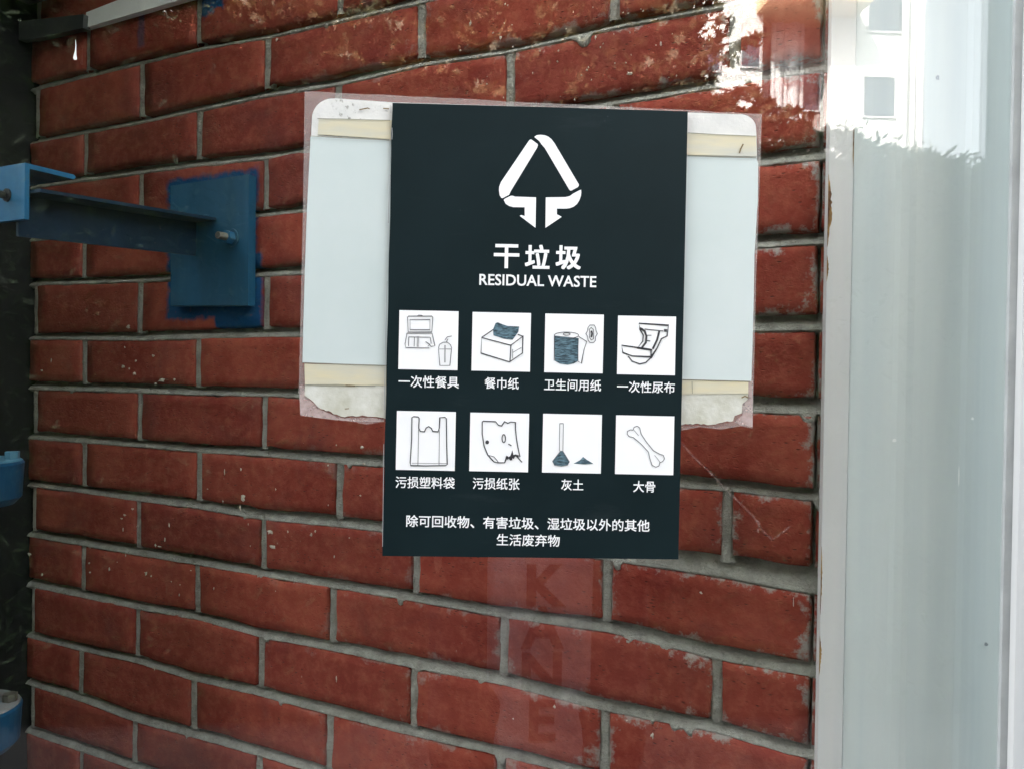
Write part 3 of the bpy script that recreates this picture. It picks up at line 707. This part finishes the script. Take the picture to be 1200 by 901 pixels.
def circ(cx, cy, rx, ry, n=18, a0=0, a1=360): return [(cx + rx*math.cos(D2R(a0+(a1-a0)*i/n)), cy + ry*math.sin(D2R(a0+(a1-a0)*i/n))) for i in range(n+1)]
def hatch_mat():
    k = N('hatched_teal_print'); v = k.coords()
    mp = k.n('ShaderNodeMapping'); mp.inputs['Rotation'].default_value = (0, D2R(-35), 0); mp.inputs['Scale'].default_value = (1, 1, 5); k.l(v, mp.inputs[0])
    c = k.mix(k.ramp(k.noise(170, mp.outputs[0], 4, .7), .40, .62), (0.012, 0.028, 0.038), (0.13, 0.23, 0.28)); k.color(c); k.rough(.5); return k.m
M_hatch = hatch_mat()
# disposable tableware
A = (455, 355)
ic(0, *A, [[(155,118),(162,108),(350,108),(358,120),(350,236),(160,236),(155,118)], [(175,135),(335,135),(335,218),(175,218),(175,135)], [(235,106),(245,100),(270,102),(278,108)],
           [(150,246),(135,330),(140,360),(330,364)], [(352,246),(374,345),(345,352),(318,325)], [(165,275),(335,278)], [(165,275),(163,350)], [(210,278),(208,352)], [(338,280),(345,330)], [(150,246),(352,246)],
           [(300,312),(335,338),(318,350)], [(403,372),(415,504),(495,504),(508,372),(403,372)], [(403,368),(412,335),(440,318),(475,318),(500,338),(510,368)], [(455,300),(475,275),(510,268)], [(465,320),(480,290)]], 6, M_gry)
M_pg = plain('pale_grey_print', (0.38, .38, .38), .6, bump=0)
ic(0, *A, [(16, [(240,270),(236,355)])], 10, M_pg); ic(0, *A, [(12, [(456,340),(455,480)])], 10, M_pg)
# box of tissues
ic(1, *A, [[(750,280),(745,405),(975,475),(1078,405),(1082,270),(985,342),(750,280)], [(985,342),(978,475)], [(750,280),(845,215)], [(1040,255),(1082,270)], (4,[(1000,400),(1070,360)]), (4,[(1000,372),(1000,450)])], 8)
fill(1, *A, [[(845,262),(842,215),(862,165),(880,158),(920,175),(960,188),(1052,192),(1045,235),(1020,270),(998,298),(930,290)]], M_hatch)
# toilet roll and pad
B_ = (630, 355)
fill(2, *B_, [[(135,265),(330,285),(322,470),(290,488),(240,497),(180,490),(138,465)]], M_hatch)
ic(2, *B_, [[(135,262),(133,465)], circ(232,262,98,26), circ(234,252,28,10), [(328,270),(395,312),(372,380),(352,488),(325,470)], (4,[(325,285),(325,470)])], 5)
ic(2, *B_, [[(405,200),(420,180),(455,180),(466,200),(470,225),(480,250),(465,275),(464,305),(450,320),(420,320),(405,300),(402,272),(388,250),(402,225),(405,200)], [(415,215),(420,240),(418,280),(430,300),(450,290),(450,250),(448,215),(430,200),(415,215)]], 6, M_gry)
ic(2, *B_, [(14, [(432,225),(438,250),(432,278)])], 12)
# nappy
ic(3, *B_, [(10,[(815,165),(1052,182),(1040,268),(995,290),(960,365),(912,440),(918,380),(805,362),(845,310),(850,262),(822,215),(815,165)]), (16,[(820,205),(860,228),(875,270),(870,320),(838,362)]), (16,[(978,228),(960,300),(925,372)]), (22,[(1015,222),(1040,225)]), (20,[(822,208),(845,216)]), (7,[(860,212),(1010,228)]),
           (10,[(675,342),(905,375),(910,435),(760,428),(685,400),(675,342)]), (10,[(728,430),(760,470),(820,492),(870,480),(912,440)]), (8,[(878,305),(905,308)]), (6,[(880,262),(915,262)])], 8)
# carrier bag
C_ = (455, 470)
ic(4, *C_, [[(190,130),(205,122),(240,125),(248,135),(245,215),(258,240),(290,244),(305,212),(325,202),(345,215),(358,240),(400,244),(410,215),(415,130),(455,128),(467,138),(468,300),(474,505),(460,515),(300,517),(180,515),(176,490),(188,300),(190,130)], (4,[(244,225),(238,515)]), (4,[(411,230),(408,510)]), (3,[(190,495),(470,498)])], 8)
# torn soiled paper
ic(5, *C_, [(8,[(755,165),(765,158),(862,162),(885,190),(910,198),(935,162),(960,176),(985,165),(1022,168),(1022,220),(1030,300),(1042,370),(1058,445)]), (8,[(755,165),(755,260),(770,360),(800,430),(850,485),(880,492),(935,492),(955,440),(960,462),(975,445),(988,470),(995,420),(1010,450),(1022,430),(1040,450),(1075,488)]),
           (5,[(800,432),(850,445),(885,488)]), (5,[(800,432),(840,478)]), (8,circ(928,298,14,32)), (9,[(965,342),(990,355)])], 8)
fill(5, *C_, [circ(795,328,15,16,12)[:-1], [(958,436),(972,452),(985,428),(997,390),(1006,430),(1022,425),(1048,432),(1048,452),(1020,440),(1008,462),(990,450),(984,478),(968,458),(950,462)]], M_blk)
# broom and dust
E_ = (630, 470)
ic(6, *E_, [(5,[(178,180),(175,400)]), (5,[(207,180),(203,400)]), (6,[(176,178),(208,178)]), (4,[(185,395),(120,480),(135,512),(190,520),(240,512),(256,485),(203,398)])], 5, M_gry)
fill(6, *E_, [[(188,396),(202,398),(256,485),(240,512),(190,520),(135,512),(120,482)], [(290,498),(340,472),(366,445),(395,468),(448,500),(380,505)]], M_hatch)
# bone
ic(7, *E_, [[(720,262),(722,240),(745,228),(768,230),(775,208),(800,198),(820,212),(832,262),(870,320),(930,395),(985,425),(1010,432),(1020,460),(1005,482),(982,492),(975,518),(950,528),(920,512),(905,470),(890,405),(830,340),(770,290),(735,282),(720,262)], (4,[(775,232),(812,275)]), (4,[(940,432),(985,488)])], 6, M_gry)

# ------------------------------------------------------------------ ground, with an unseen wall and roof added to block light
def ground_mat():
    k = N('dark_paving'); v = k.coords(); br_ = k.n('ShaderNodeTexBrick'); br_.inputs['Scale'].default_value = 2.5; k.l(v, br_.inputs['Vector'])
    br_.inputs['Color1'].default_value = (0.055, 0.055, 0.055, 1); br_.inputs['Color2'].default_value = (0.045, 0.045, 0.045, 1); br_.inputs['Mortar'].default_value = (0.03, 0.03, 0.03, 1); br_.inputs['Mortar Size'].default_value = .012
    k.color(k.mix(k.math('MULTIPLY', k.noise(3, v, 5), .4), br_.outputs['Color'], (0.06, .058, .055))); k.rough(.9); return k.m
g = tag(mesh('ground', [(-600, -600, 0), (600, -600, 0), (600, 600, 0), (-600, 600, 0)], [(0, 1, 2, 3)], ground_mat()), kind='structure')
M_conc = plain('painted_concrete', (0.30, 0.30, 0.29), .85, var=.1, scale=4)
bm = bmesh.new(); box(bm, -14, 16, 3.05, 3.4, 0.003, 9.9); bk = bmobj('sun_block_wall', bm, M_conc); tag(bk, 'tall unseen grey wall added to keep the sun off the ground and hedge', 'wall')  # unseen, added and made this tall to block the sun

bm = bmesh.new(); plan = [(-2.0, .712), (-.24, .712), (-.24, 1.035), (-.79, 1.315), (-2.0, 1.315)]  # unseen slab, added to darken the left end of the brick wall
ua = [bm.verts.new((x, y, 2.32)) for x, y in plan]; ub = [bm.verts.new((x, y, 2.38)) for x, y in plan]; bm.faces.new(ua[::-1]); bm.faces.new(ub)
for q in range(5): bm.faces.new((ua[q], ua[(q+1) % 5], ub[(q+1) % 5], ub[q]))
rf_ = bmobj('added_shade_roof', bm, M_dim); tag(rf_, 'unseen dark roof slab added to shade the left end of the brick wall', 'roof')

# ------------------------------------------------------------------ what the pane reflects: building, hedge, tree, photographer
BY = -27.0
M_fac = plain('white_tile_facade', (0.70, 0.675, 0.65), .7, var=.03, scale=3); M_pane2 = plain('dark_window_glass', (0.05, 0.055, 0.075), .12, bump=0)
M_cream = plain('cream_balcony', (0.58, 0.44, 0.26), .7, var=.08, scale=3); M_pipe = plain('grey_white_downpipe', (0.52, 0.50, 0.50), .6)
bld = empty('apartment_building', (0, BY, 0)); tag(bld, 'white tiled apartment building with balconies reflected in the glass, top right', 'building')
def rb(px): return refl(px, 100, BY).x
def rz(py, px=1000): return refl(px, py, BY).z
xe = rb(1082)
RC = -0.9; r0, r1 = rb(893), rb(974)          # a deep recess with the balconies in it
plan = [(-26, 0), (r0, 0), (r0, RC), (r1, RC), (r1, 0), (xe, 0), (xe, -12), (-26, -12)]
bm = bmesh.new(); ua = [bm.verts.new((x, y, .003)) for x, y in plan]; ub = [bm.verts.new((x, y, 22)) for x, y in plan]; bm.faces.new(ua); bm.faces.new(ub[::-1])
for q in range(8): bm.faces.new((ua[q], ub[q], ub[(q+1) % 8], ua[(q+1) % 8]))
bmobj('wall', bm, M_fac, bld)
M_rec = plain('pinkish_shade_tint', (0.30, 0.23, 0.215), .8, var=.1, scale=2)  # shade on the recessed facade, painted in as a darker pinkish colour
boxo('recess_shade_lining', r0+.002, r1-.002, RC+.003, RC+.02, .01, 21.9, M_rec, bld)
bm = bmesh.new(); box(bm, -26.3, xe + .3, -12.3, .3, 22.003, 22.5); bmobj('roof', bm, M_conc, bld)
def window(x0, x1, z0, z1):
    f = empty('window', (0, RC+.022 if r0 < x0 < r1 else 0, 0), 0, bld)
    bm = bmesh.new()
    for q in ((x0-.06, x0, z0-.06, z1+.06), (x1, x1+.06, z0-.06, z1+.06), (x0, x1, z1, z1+.06), (x0, x1, z0-.06, z0)): box(bm, q[0], q[1], .003, .07, q[2], q[3])
    bmobj('frame', bm, M_pipe, f); bm = bmesh.new(); box(bm, x0, x1, .003, .02, z0, z1); bmobj('pane', bm, M_pane2, f)
    
for p0, p1, q0, q1 in ((1016, 1058, -40, 36), (1012, 1048, 90, 136), (868, 889, 56, 84), (952, 972, 78, 122), (1012, 1050, 188, 236), (868, 889, 140, 175), (800, 842, 56, 90), (1014, 1052, -140, -95), (955, 972, -10, -60), (700, 745, 50, 90), (610, 650, 50, 90), (520, 560, 50, 90), (430, 470, 50, 90), (700, 745, -45, -10), (610, 650, -45, -10), (500, 545, -45, -10)):
    window(rb(p0), rb(p1), rz(max(q0, q1)), rz(min(q0, q1)))
# balconies with cream edges
for (p0, p1, q0, q1) in ((885, 1000, -60, 22), (885, 1000, -220, -140)):
    x0, x1, z0, z1 = rb(p0), rb(p1), rz(q1), rz(q0)
    b_ = empty('balcony', (0, 0, 0), 0, bld)
    bm = bmesh.new(); box(bm, x0, x1, .003, 1.3, z0, z0+.18); box(bm, r0+.003, r1-.003, RC+.003, 0, z0, z0+.18); bmobj('floor_slab', bm, M_cream, b_)
    bm = bmesh.new(); box(bm, x0, x1, 1.2, 1.3, z0+.183, z0+.5); box(bm, x0, x0+.1, .003, 1.197, z0+.183, z0+.5); box(bm, x1-.1, x1, .003, 1.197, z0+.183, z0+.5); bmobj('parapet', bm, M_cream, b_)
for px, w in ((914, .09), (921, .16), (929, .08), (938, .22), (948, .09), (1056, .12), (1066, .08), (1074, .14)):
    x = rb(px); bm = bmesh.new(); yy = .22 + (RC if px < 974 else 0); tube(bm, (x, yy, .003), (x, yy, 21.9), w, n=10); bmobj('downpipe', bm, M_pipe, bld, True)

def leaf_material(name, c1, c2, tr=.5):
    k = N(name); v = k.coords(); k.color(k.mix(k.ramp(k.noise(1.5, v, 4), .35, .65), c1, c2)); k.rough(.55); k.b.inputs['Specular IOR Level'].default_value = .3
    k.b.inputs['Transmission Weight'].default_value = 0
    td = k.n('ShaderNodeBsdfTranslucent'); td.inputs[0].default_value = (c2[0]*1.3, c2[1]*1.3, c2[2]*.6, 1); mx = k.n('ShaderNodeMixShader'); mx.inputs[0].default_value = .15
    k.l(k.b.outputs[0], mx.inputs[1]); k.l(td.outputs[0], mx.inputs[2]); k.l(mx.outputs[0], k.o.inputs[0]); return k.m
M_leafh = leaf_material('hedge_leaf', (0.030, 0.060, 0.020), (0.05, 0.09, 0.03)); M_leaft = leaf_material('maple_leaf', (0.025, 0.042, 0.012), (0.075, 0.065, 0.02)); M_bark = plain('bark', (0.12, 0.09, 0.07), .9, scale=20, bump=.5)
def leaves(name, P, size, shape, material, parent, jitter=.4, up=.3):
    """P: n x 3 centres; shape: outline in leaf coordinates"""
    n = len(P); sh = np.array(shape, float); k = len(sh)
    nrm = NR.normal(size=(n, 3)); nrm[:, 2] = np.abs(nrm[:, 2]) * up + .1; nrm /= np.linalg.norm(nrm, axis=1)[:, None]
    t = NR.normal(size=(n, 3)); t -= (t*nrm).sum(1)[:, None]*nrm; t /= np.linalg.norm(t, axis=1)[:, None]; b = np.cross(nrm, t)
    s = size * (1 + jitter*(NR.rand(n) - .5)*2)
    V = P[:, None, :] + s[:, None, None] * (sh[None, :, 0, None]*t[:, None, :] + sh[None, :, 1, None]*b[:, None, :])
    V = V.reshape(-1, 3)
    me = bpy.data.meshes.new(name); me.vertices.add(n*k); me.vertices.foreach_set('co', V.ravel()); me.loops.add(n*k); me.loops.foreach_set('vertex_index', np.arange(n*k, dtype=np.int32))
    me.polygons.add(n); me.polygons.foreach_set('loop_start', np.arange(0, n*k, k, dtype=np.int32)); me.polygons.foreach_set('loop_total', np.full(n, k, dtype=np.int32)); me.update(); me.validate()
    me.materials.append(material); o = bpy.data.objects.new(name, me); link(o, parent); return o
LONG = [(0, -.5), (.13, -.2), (.15, .15), (0, .5), (-.15, .15), (-.13, -.2)]
MAPLE = [(0, -.5), (.10, -.12), (.42, -.22), (.28, .02), (.5, .25), (.2, .2), (0, .55), (-.2, .2), (-.5, .25), (-.28, .02), (-.42, -.22), (-.10, -.12)]
# hedge
HY = -1.95
hl = [(-1500, -120), (100, -60), (350, 40), (600, 110), (850, 160), (930, 158), (961, 150), (976, 143), (1008, 141), (1030, 158), (1063, 163), (1100, 170), (1127, 176), (1178, 190), (1300, 196), (1700, 180)]
hp = sorted((refl(px, py, HY).x, refl(px, py, HY).z) for px, py in hl)
hxs = [p[0] for p in hp]; hzs = [p[1] for p in hp]
n = 100000; X = NR.uniform(-6, 6.5, n); top = np.interp(X, hxs, hzs); u = NR.rand(n)
Z = top - .03 - np.where(NR.rand(n) < .35, NR.rand(n)**2*.25, u*(top-.15)); Y = HY - .05 - NR.rand(n)**2*.7
hedge = leaves('hedge', np.stack([X, Y, Z], 1), .058, LONG, M_leafh, None, up=1.0); tag(hedge, 'long clipped green hedge reflected low in the glass on the right', 'hedge')
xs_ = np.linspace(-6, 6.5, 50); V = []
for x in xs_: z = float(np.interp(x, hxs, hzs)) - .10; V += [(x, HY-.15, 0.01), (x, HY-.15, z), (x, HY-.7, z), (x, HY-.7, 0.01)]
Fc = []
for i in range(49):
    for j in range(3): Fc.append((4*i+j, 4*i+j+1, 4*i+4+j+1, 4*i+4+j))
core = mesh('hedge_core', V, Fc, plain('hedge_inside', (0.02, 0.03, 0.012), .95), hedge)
# sprigs standing above the hedge line
sx = NR.uniform(.8, 3.2, 420); P = []
for x in sx:
    z = float(np.interp(x, hxs, hzs)); l = NR.uniform(.01, .06); a = NR.uniform(-.7, .7)
    for q in range(3): P.append((x + math.sin(a)*l*q/2, HY - NR.uniform(.05, .3), z - .02 + math.cos(a)*l*q/2))
leaves('sprig', np.array(P), .045, LONG, M_leafh, hedge, up=.3)['kind'] = 'stuff'
# tree whose crown fills the upper left of the reflection
TY = -5.0
tree = empty('maple_tree', (-1.9, TY, 0)); tag(tree, 'maple tree with a broad crown reflected at the top of the glass', 'tree')
bm = bmesh.new(); tube(bm, (0, 0, 0.003), (.1, .05, 2.4), .16, .11, 14)
for q in range(7):
    a = q*.9; tube(bm, (.1, .05, 2.0 + q*.12), (math.cos(a)*1.9, math.sin(a)*.9, 3.6 + .35*(q % 3)), .06, .02, 8)
bmobj('trunk', bm, M_bark, tree, True)
cl_ = []
def cloud(px, py, r, n, Y=TY, sq_=.8):
    c = refl(px, py, Y); d = NR.normal(size=(n, 3)); d /= np.linalg.norm(d, axis=1)[:, None]; rr = r*NR.rand(n)**(1/2.2)
    P = np.array(c) + d*rr[:, None]*np.array([1, .8, sq_]); return P
blobs = []
for _ in range(210):
    px = 735 - 1250*NR.rand(); py = NR.uniform(-560, 150)
    blobs.append(cloud(px, py, NR.uniform(.35, .6), 420, TY + NR.uniform(-.9, .9)))
Pn = np.concatenate(blobs); Pn[:, 2] = np.maximum(Pn[:, 2], .8)
Pn -= np.array([-1.9, TY, 0])
leaves('crown', Pn, .12, MAPLE, M_leaft, tree, up=.8)
blobs = []
for gx_ in range(290, 820, 36):
    for gy_ in range(-60, 150, 36):
        hole = min(math.hypot(gx_-425, (gy_-8)), math.hypot(gx_-515, (gy_-15)))
        if hole > 34: blobs.append(cloud(gx_ + NR.uniform(-8, 8), gy_ + NR.uniform(-8, 8), .14, 250, HY - .5 - NR.rand()*.8))
for px, py, r_, n_ in ((700, 20, .3, 1500), (720, 90, .25, 1100), (740, -60, .3, 1400), (775, 30, .18, 900), (790, 85, .15, 700), (805, 115, .11, 420), (790, -20, .16, 500), (840, 133, .10, 330), (875, 144, .085, 260), (905, 150, .08, 210), (935, 156, .07, 160), (800, 60, .2, 120), (822, 90, .1, 60), (835, 60, .09, 16), (845, 38, .06, 10),
                       (880, 47, .042, 16), (868, 52, .04, 12), (893, 45, .03, 7), (855, 70, .05, 12), (835, 8, .05, 16), (850, 25, .05, 12), (878, 108, .05, 18), (893, 122, .05, 22), (905, 128, .05, 20), (925, 134, .05, 20), (945, 140, .04, 12), (858, 118, .06, 24)):
    blobs.append(cloud(px, py, r_, n_, HY - .5))
Pn = np.concatenate(blobs) - np.array([-1.9, TY, 0])
leaves('leaf_sprays', Pn, .055, MAPLE, leaf_material('autumn_maple_leaf', (0.07, 0.06, 0.02), (0.14, 0.08, 0.03)), tree, up=.8)['kind'] = 'stuff'
# twigs carrying the outer leaves
bm = bmesh.new()
def wp(px, py, Y): return refl(px, py, Y) - Vector((-1.9, TY, 0))
for a, b in (((780, 30), (862, 20)), ((800, 60), (880, 47)), ((862, 50), (896, 46)), ((820, 100), (880, 110)), ((860, 112), (935, 138)), ((740, 0), (800, 60)), ((740, 0), (820, 100))): tube(bm, wp(*a, HY-.5), wp(*b, HY-.5), .009, .004, 6)
tube(bm, Vector((.3, .1, 2.2)), wp(740, 0, HY-.5), .05, .015, 8)
bmobj('twig', bm, M_bark, tree, True)
# ------------------------------------------------------------------ the photographer, seen only as a dim reflection below the poster
def skin(name, pts, edges, rad, material, parent, root=0, sub=2):
    me = bpy.data.meshes.new(name); me.from_pydata(pts, edges, []); me.update()
    o = bpy.data.objects.new(name + '_tmp', me); link(o)
    sk = o.modifiers.new('s', 'SKIN'); sk.use_smooth_shade = True
    for i, v in enumerate(me.skin_vertices[0].data):
        r_ = rad[i]; v.radius = r_ if isinstance(r_, tuple) else (r_, r_); v.use_root = (i == root)
    ss = o.modifiers.new('u', 'SUBSURF'); ss.levels = sub; ss.render_levels = sub
    bpy.context.view_layer.update(); dg = bpy.context.evaluated_depsgraph_get()
    m2 = bpy.data.meshes.new_from_object(o.evaluated_get(dg)); bpy.data.objects.remove(o)
    m2.name = name; m2.materials.clear(); m2.materials.append(material); m2.polygons.foreach_set('use_smooth', [True]*len(m2.polygons))
    q = bpy.data.objects.new(name, m2); link(q, parent); return q
pr = empty('person', (0.125, -0.34, 0)); tag(pr, 'person in a dark open jacket and pale lettered shirt holding up a phone, reflected dimly', 'person')
M_skin = plain('skin', (0.45, 0.28, 0.20), .6, var=.05); M_jack = plain('dark_jacket', (0.015, 0.016, 0.02), .85, var=.2); M_tee = plain('pale_tshirt', (0.62, 0.57, 0.64), .9, var=.05); M_trs = plain('dark_trousers', (0.02, .02, .028), .9); M_hair = plain('black_hair', (0.012, .01, .01), .5); M_shoe = plain('dark_shoes', (0.03, .03, .03), .6)
hy = 0.325   # phone plane in person coordinates
P_, E2, Rr = [], [], []
def add(p, r_, par=None):
    P_.append(p); Rr.append(r_)
    if par is not None: E2.append((par, len(P_)-1))
    return len(P_)-1
pel = add((0, 0, .90), (.15, .10)); wa = add((0, .01, 1.05), (.13, .095), pel); ch = add((0, 0, 1.22), (.155, .10), wa); nb = add((0, -.01, 1.36), (.07, .065), ch); nk = add((0, 0, 1.43), .05, nb); hd = add((0, .03, 1.50), (.068, .078), nk); ht = add((0, .02, 1.60), (.062, .078), hd)
nose = add((0, .125, 1.515), .012, hd)
for s_ in (-1, 1):
    hp_ = add((s_*.09, 0, .82), .085, pel); kn = add((s_*.10, .02, .46), .055, hp_); an = add((s_*.11, 0, .09), .036, kn); toe = add((s_*.12, .15, .035), .03, an)
    sh_ = add((s_*.17, -.005, 1.31), .055, ch); el = add((s_*.25, .10, 1.09), .04, sh_); wr = add((s_*.115 - .125, .285, 1.42), .024, el); pm = add((s_*.085 - .125, .31, 1.475), (.016, .03), wr)
    for q in range(4):
        k1 = add((s_*.075 - .125, .305 - .01*q*0, 1.50 + .014*(q-1.5)), .0085, pm); k2 = add((s_*(.068 - .006*abs(q-1.5)) - .125 - s_*.012, .318, 1.505 + .016*(q-1.5)), .0075, k1)
    th = add((s_*.088 - .125, .285, 1.46), .0095, pm); th2 = add((s_*.062 - .125, .288, 1.478), .008, th)
body = skin('body', P_, E2, Rr, M_skin, pr)
skin('trousers', [(0,0,.93),(0,0,.86),(-.095,0,.78),(-.105,.02,.46),(-.112,0,.10),(.095,0,.78),(.105,.02,.46),(.112,0,.10)], [(0,1),(1,2),(2,3),(3,4),(1,5),(5,6),(6,7)], [(.165,.115),(.16,.115),.10,.073,.06,.10,.073,.06], M_trs, pr)
skin('tshirt', [(0,.01,.56),(0,.015,1.05),(0,.01,1.22),(0,-.005,1.345)], [(0,1),(1,2),(2,3)], [(.155,.118),(.15,.115),(.165,.115),(.085,.075)], M_tee, pr)
for s_ in (-1, 1):
    skin('jacket', [(s_*.128,.018,.60),(s_*.13,.02,1.0),(s_*.135,.015,1.2),(s_*.13,0,1.33),(s_*.185,0,1.31),(s_*.262,.09,1.08),(s_*.14-.11,.26,1.38)], [(0,1),(1,2),(2,3),(2,4),(4,5),(5,6)], [(.07,.135),(.068,.13),(.07,.125),(.05,.06),.066,.054,.036], M_jack, pr)
    bm = bmesh.new(); bmesh.ops.create_uvsphere(bm, u_segments=14, v_segments=8, radius=1, matrix=Matrix.Translation((s_*.12, .07, .045)) @ Matrix.Diagonal((.045, .13, .045, 1))); bmobj('shoe', bm, M_shoe, pr, True)
    bm = bmesh.new(); bmesh.ops.create_uvsphere(bm, u_segments=10, v_segments=8, radius=1, matrix=Matrix.Translation((s_*.03, .103, 1.535)) @ Matrix.Diagonal((.012, .008, .006, 1))); bmobj('eye', bm, M_hair, pr, True)
    bm = bmesh.new(); bmesh.ops.create_uvsphere(bm, u_segments=10, v_segments=8, radius=1, matrix=Matrix.Translation((s_*.074, .02, 1.52)) @ Matrix.Diagonal((.01, .02, .03, 1))); bmobj('ear', bm, M_skin, pr, True)
bm = bmesh.new(); bmesh.ops.create_uvsphere(bm, u_segments=10, v_segments=6, radius=1, matrix=Matrix.Translation((0, .108, 1.475)) @ Matrix.Diagonal((.022, .006, .006, 1))); bmobj('mouth', bm, plain('lips', (.35, .12, .1), .5), pr, True)
bm = bmesh.new(); bmesh.ops.create_uvsphere(bm, u_segments=24, v_segments=16, radius=1, matrix=Matrix.Translation((0, .0, 1.585)) @ Matrix.Diagonal((.082, .10, .085, 1)))
for v_ in list(bm.verts):
    if v_.co.y > .055 and v_.co.z < 1.61: v_.co.y = .055
bmobj('hair', bm, M_hair, pr, True)
M_let = plain('grey_shirt_print', (0.07, 0.06, 0.07), .9)
# stacked capitals down the shirt front
for ch_, z_ in (('K', 1.075), ('A', .990), ('N', .900), ('E', .805)):
    c = bpy.data.curves.new('tmp', 'FONT'); c.body = ch_; c.size = .115; c.offset = .004; c.align_x = 'CENTER'; o = bpy.data.objects.new('tmp', c); COL.objects.link(o); bpy.context.view_layer.update(); me = bpy.data.meshes.new_from_object(o); bpy.data.objects.remove(o)
    for v_ in me.vertices: v_.co = (v_.co.x*1.0, .1385 + .0, v_.co.y + z_ - .03)
    me.name = 'shirt_letter'; me.materials.clear(); me.materials.append(M_let); o = bpy.data.objects.new('shirt_letter', me); link(o, pr)
ph = boxo('phone', -0.115, 0.045, -0.022, -0.013, 1.458, 1.536, plain('black_phone', (.02, .02, .022), .3), None, .003)
tag(ph, 'black phone held sideways in both hands to take the picture', 'phone')
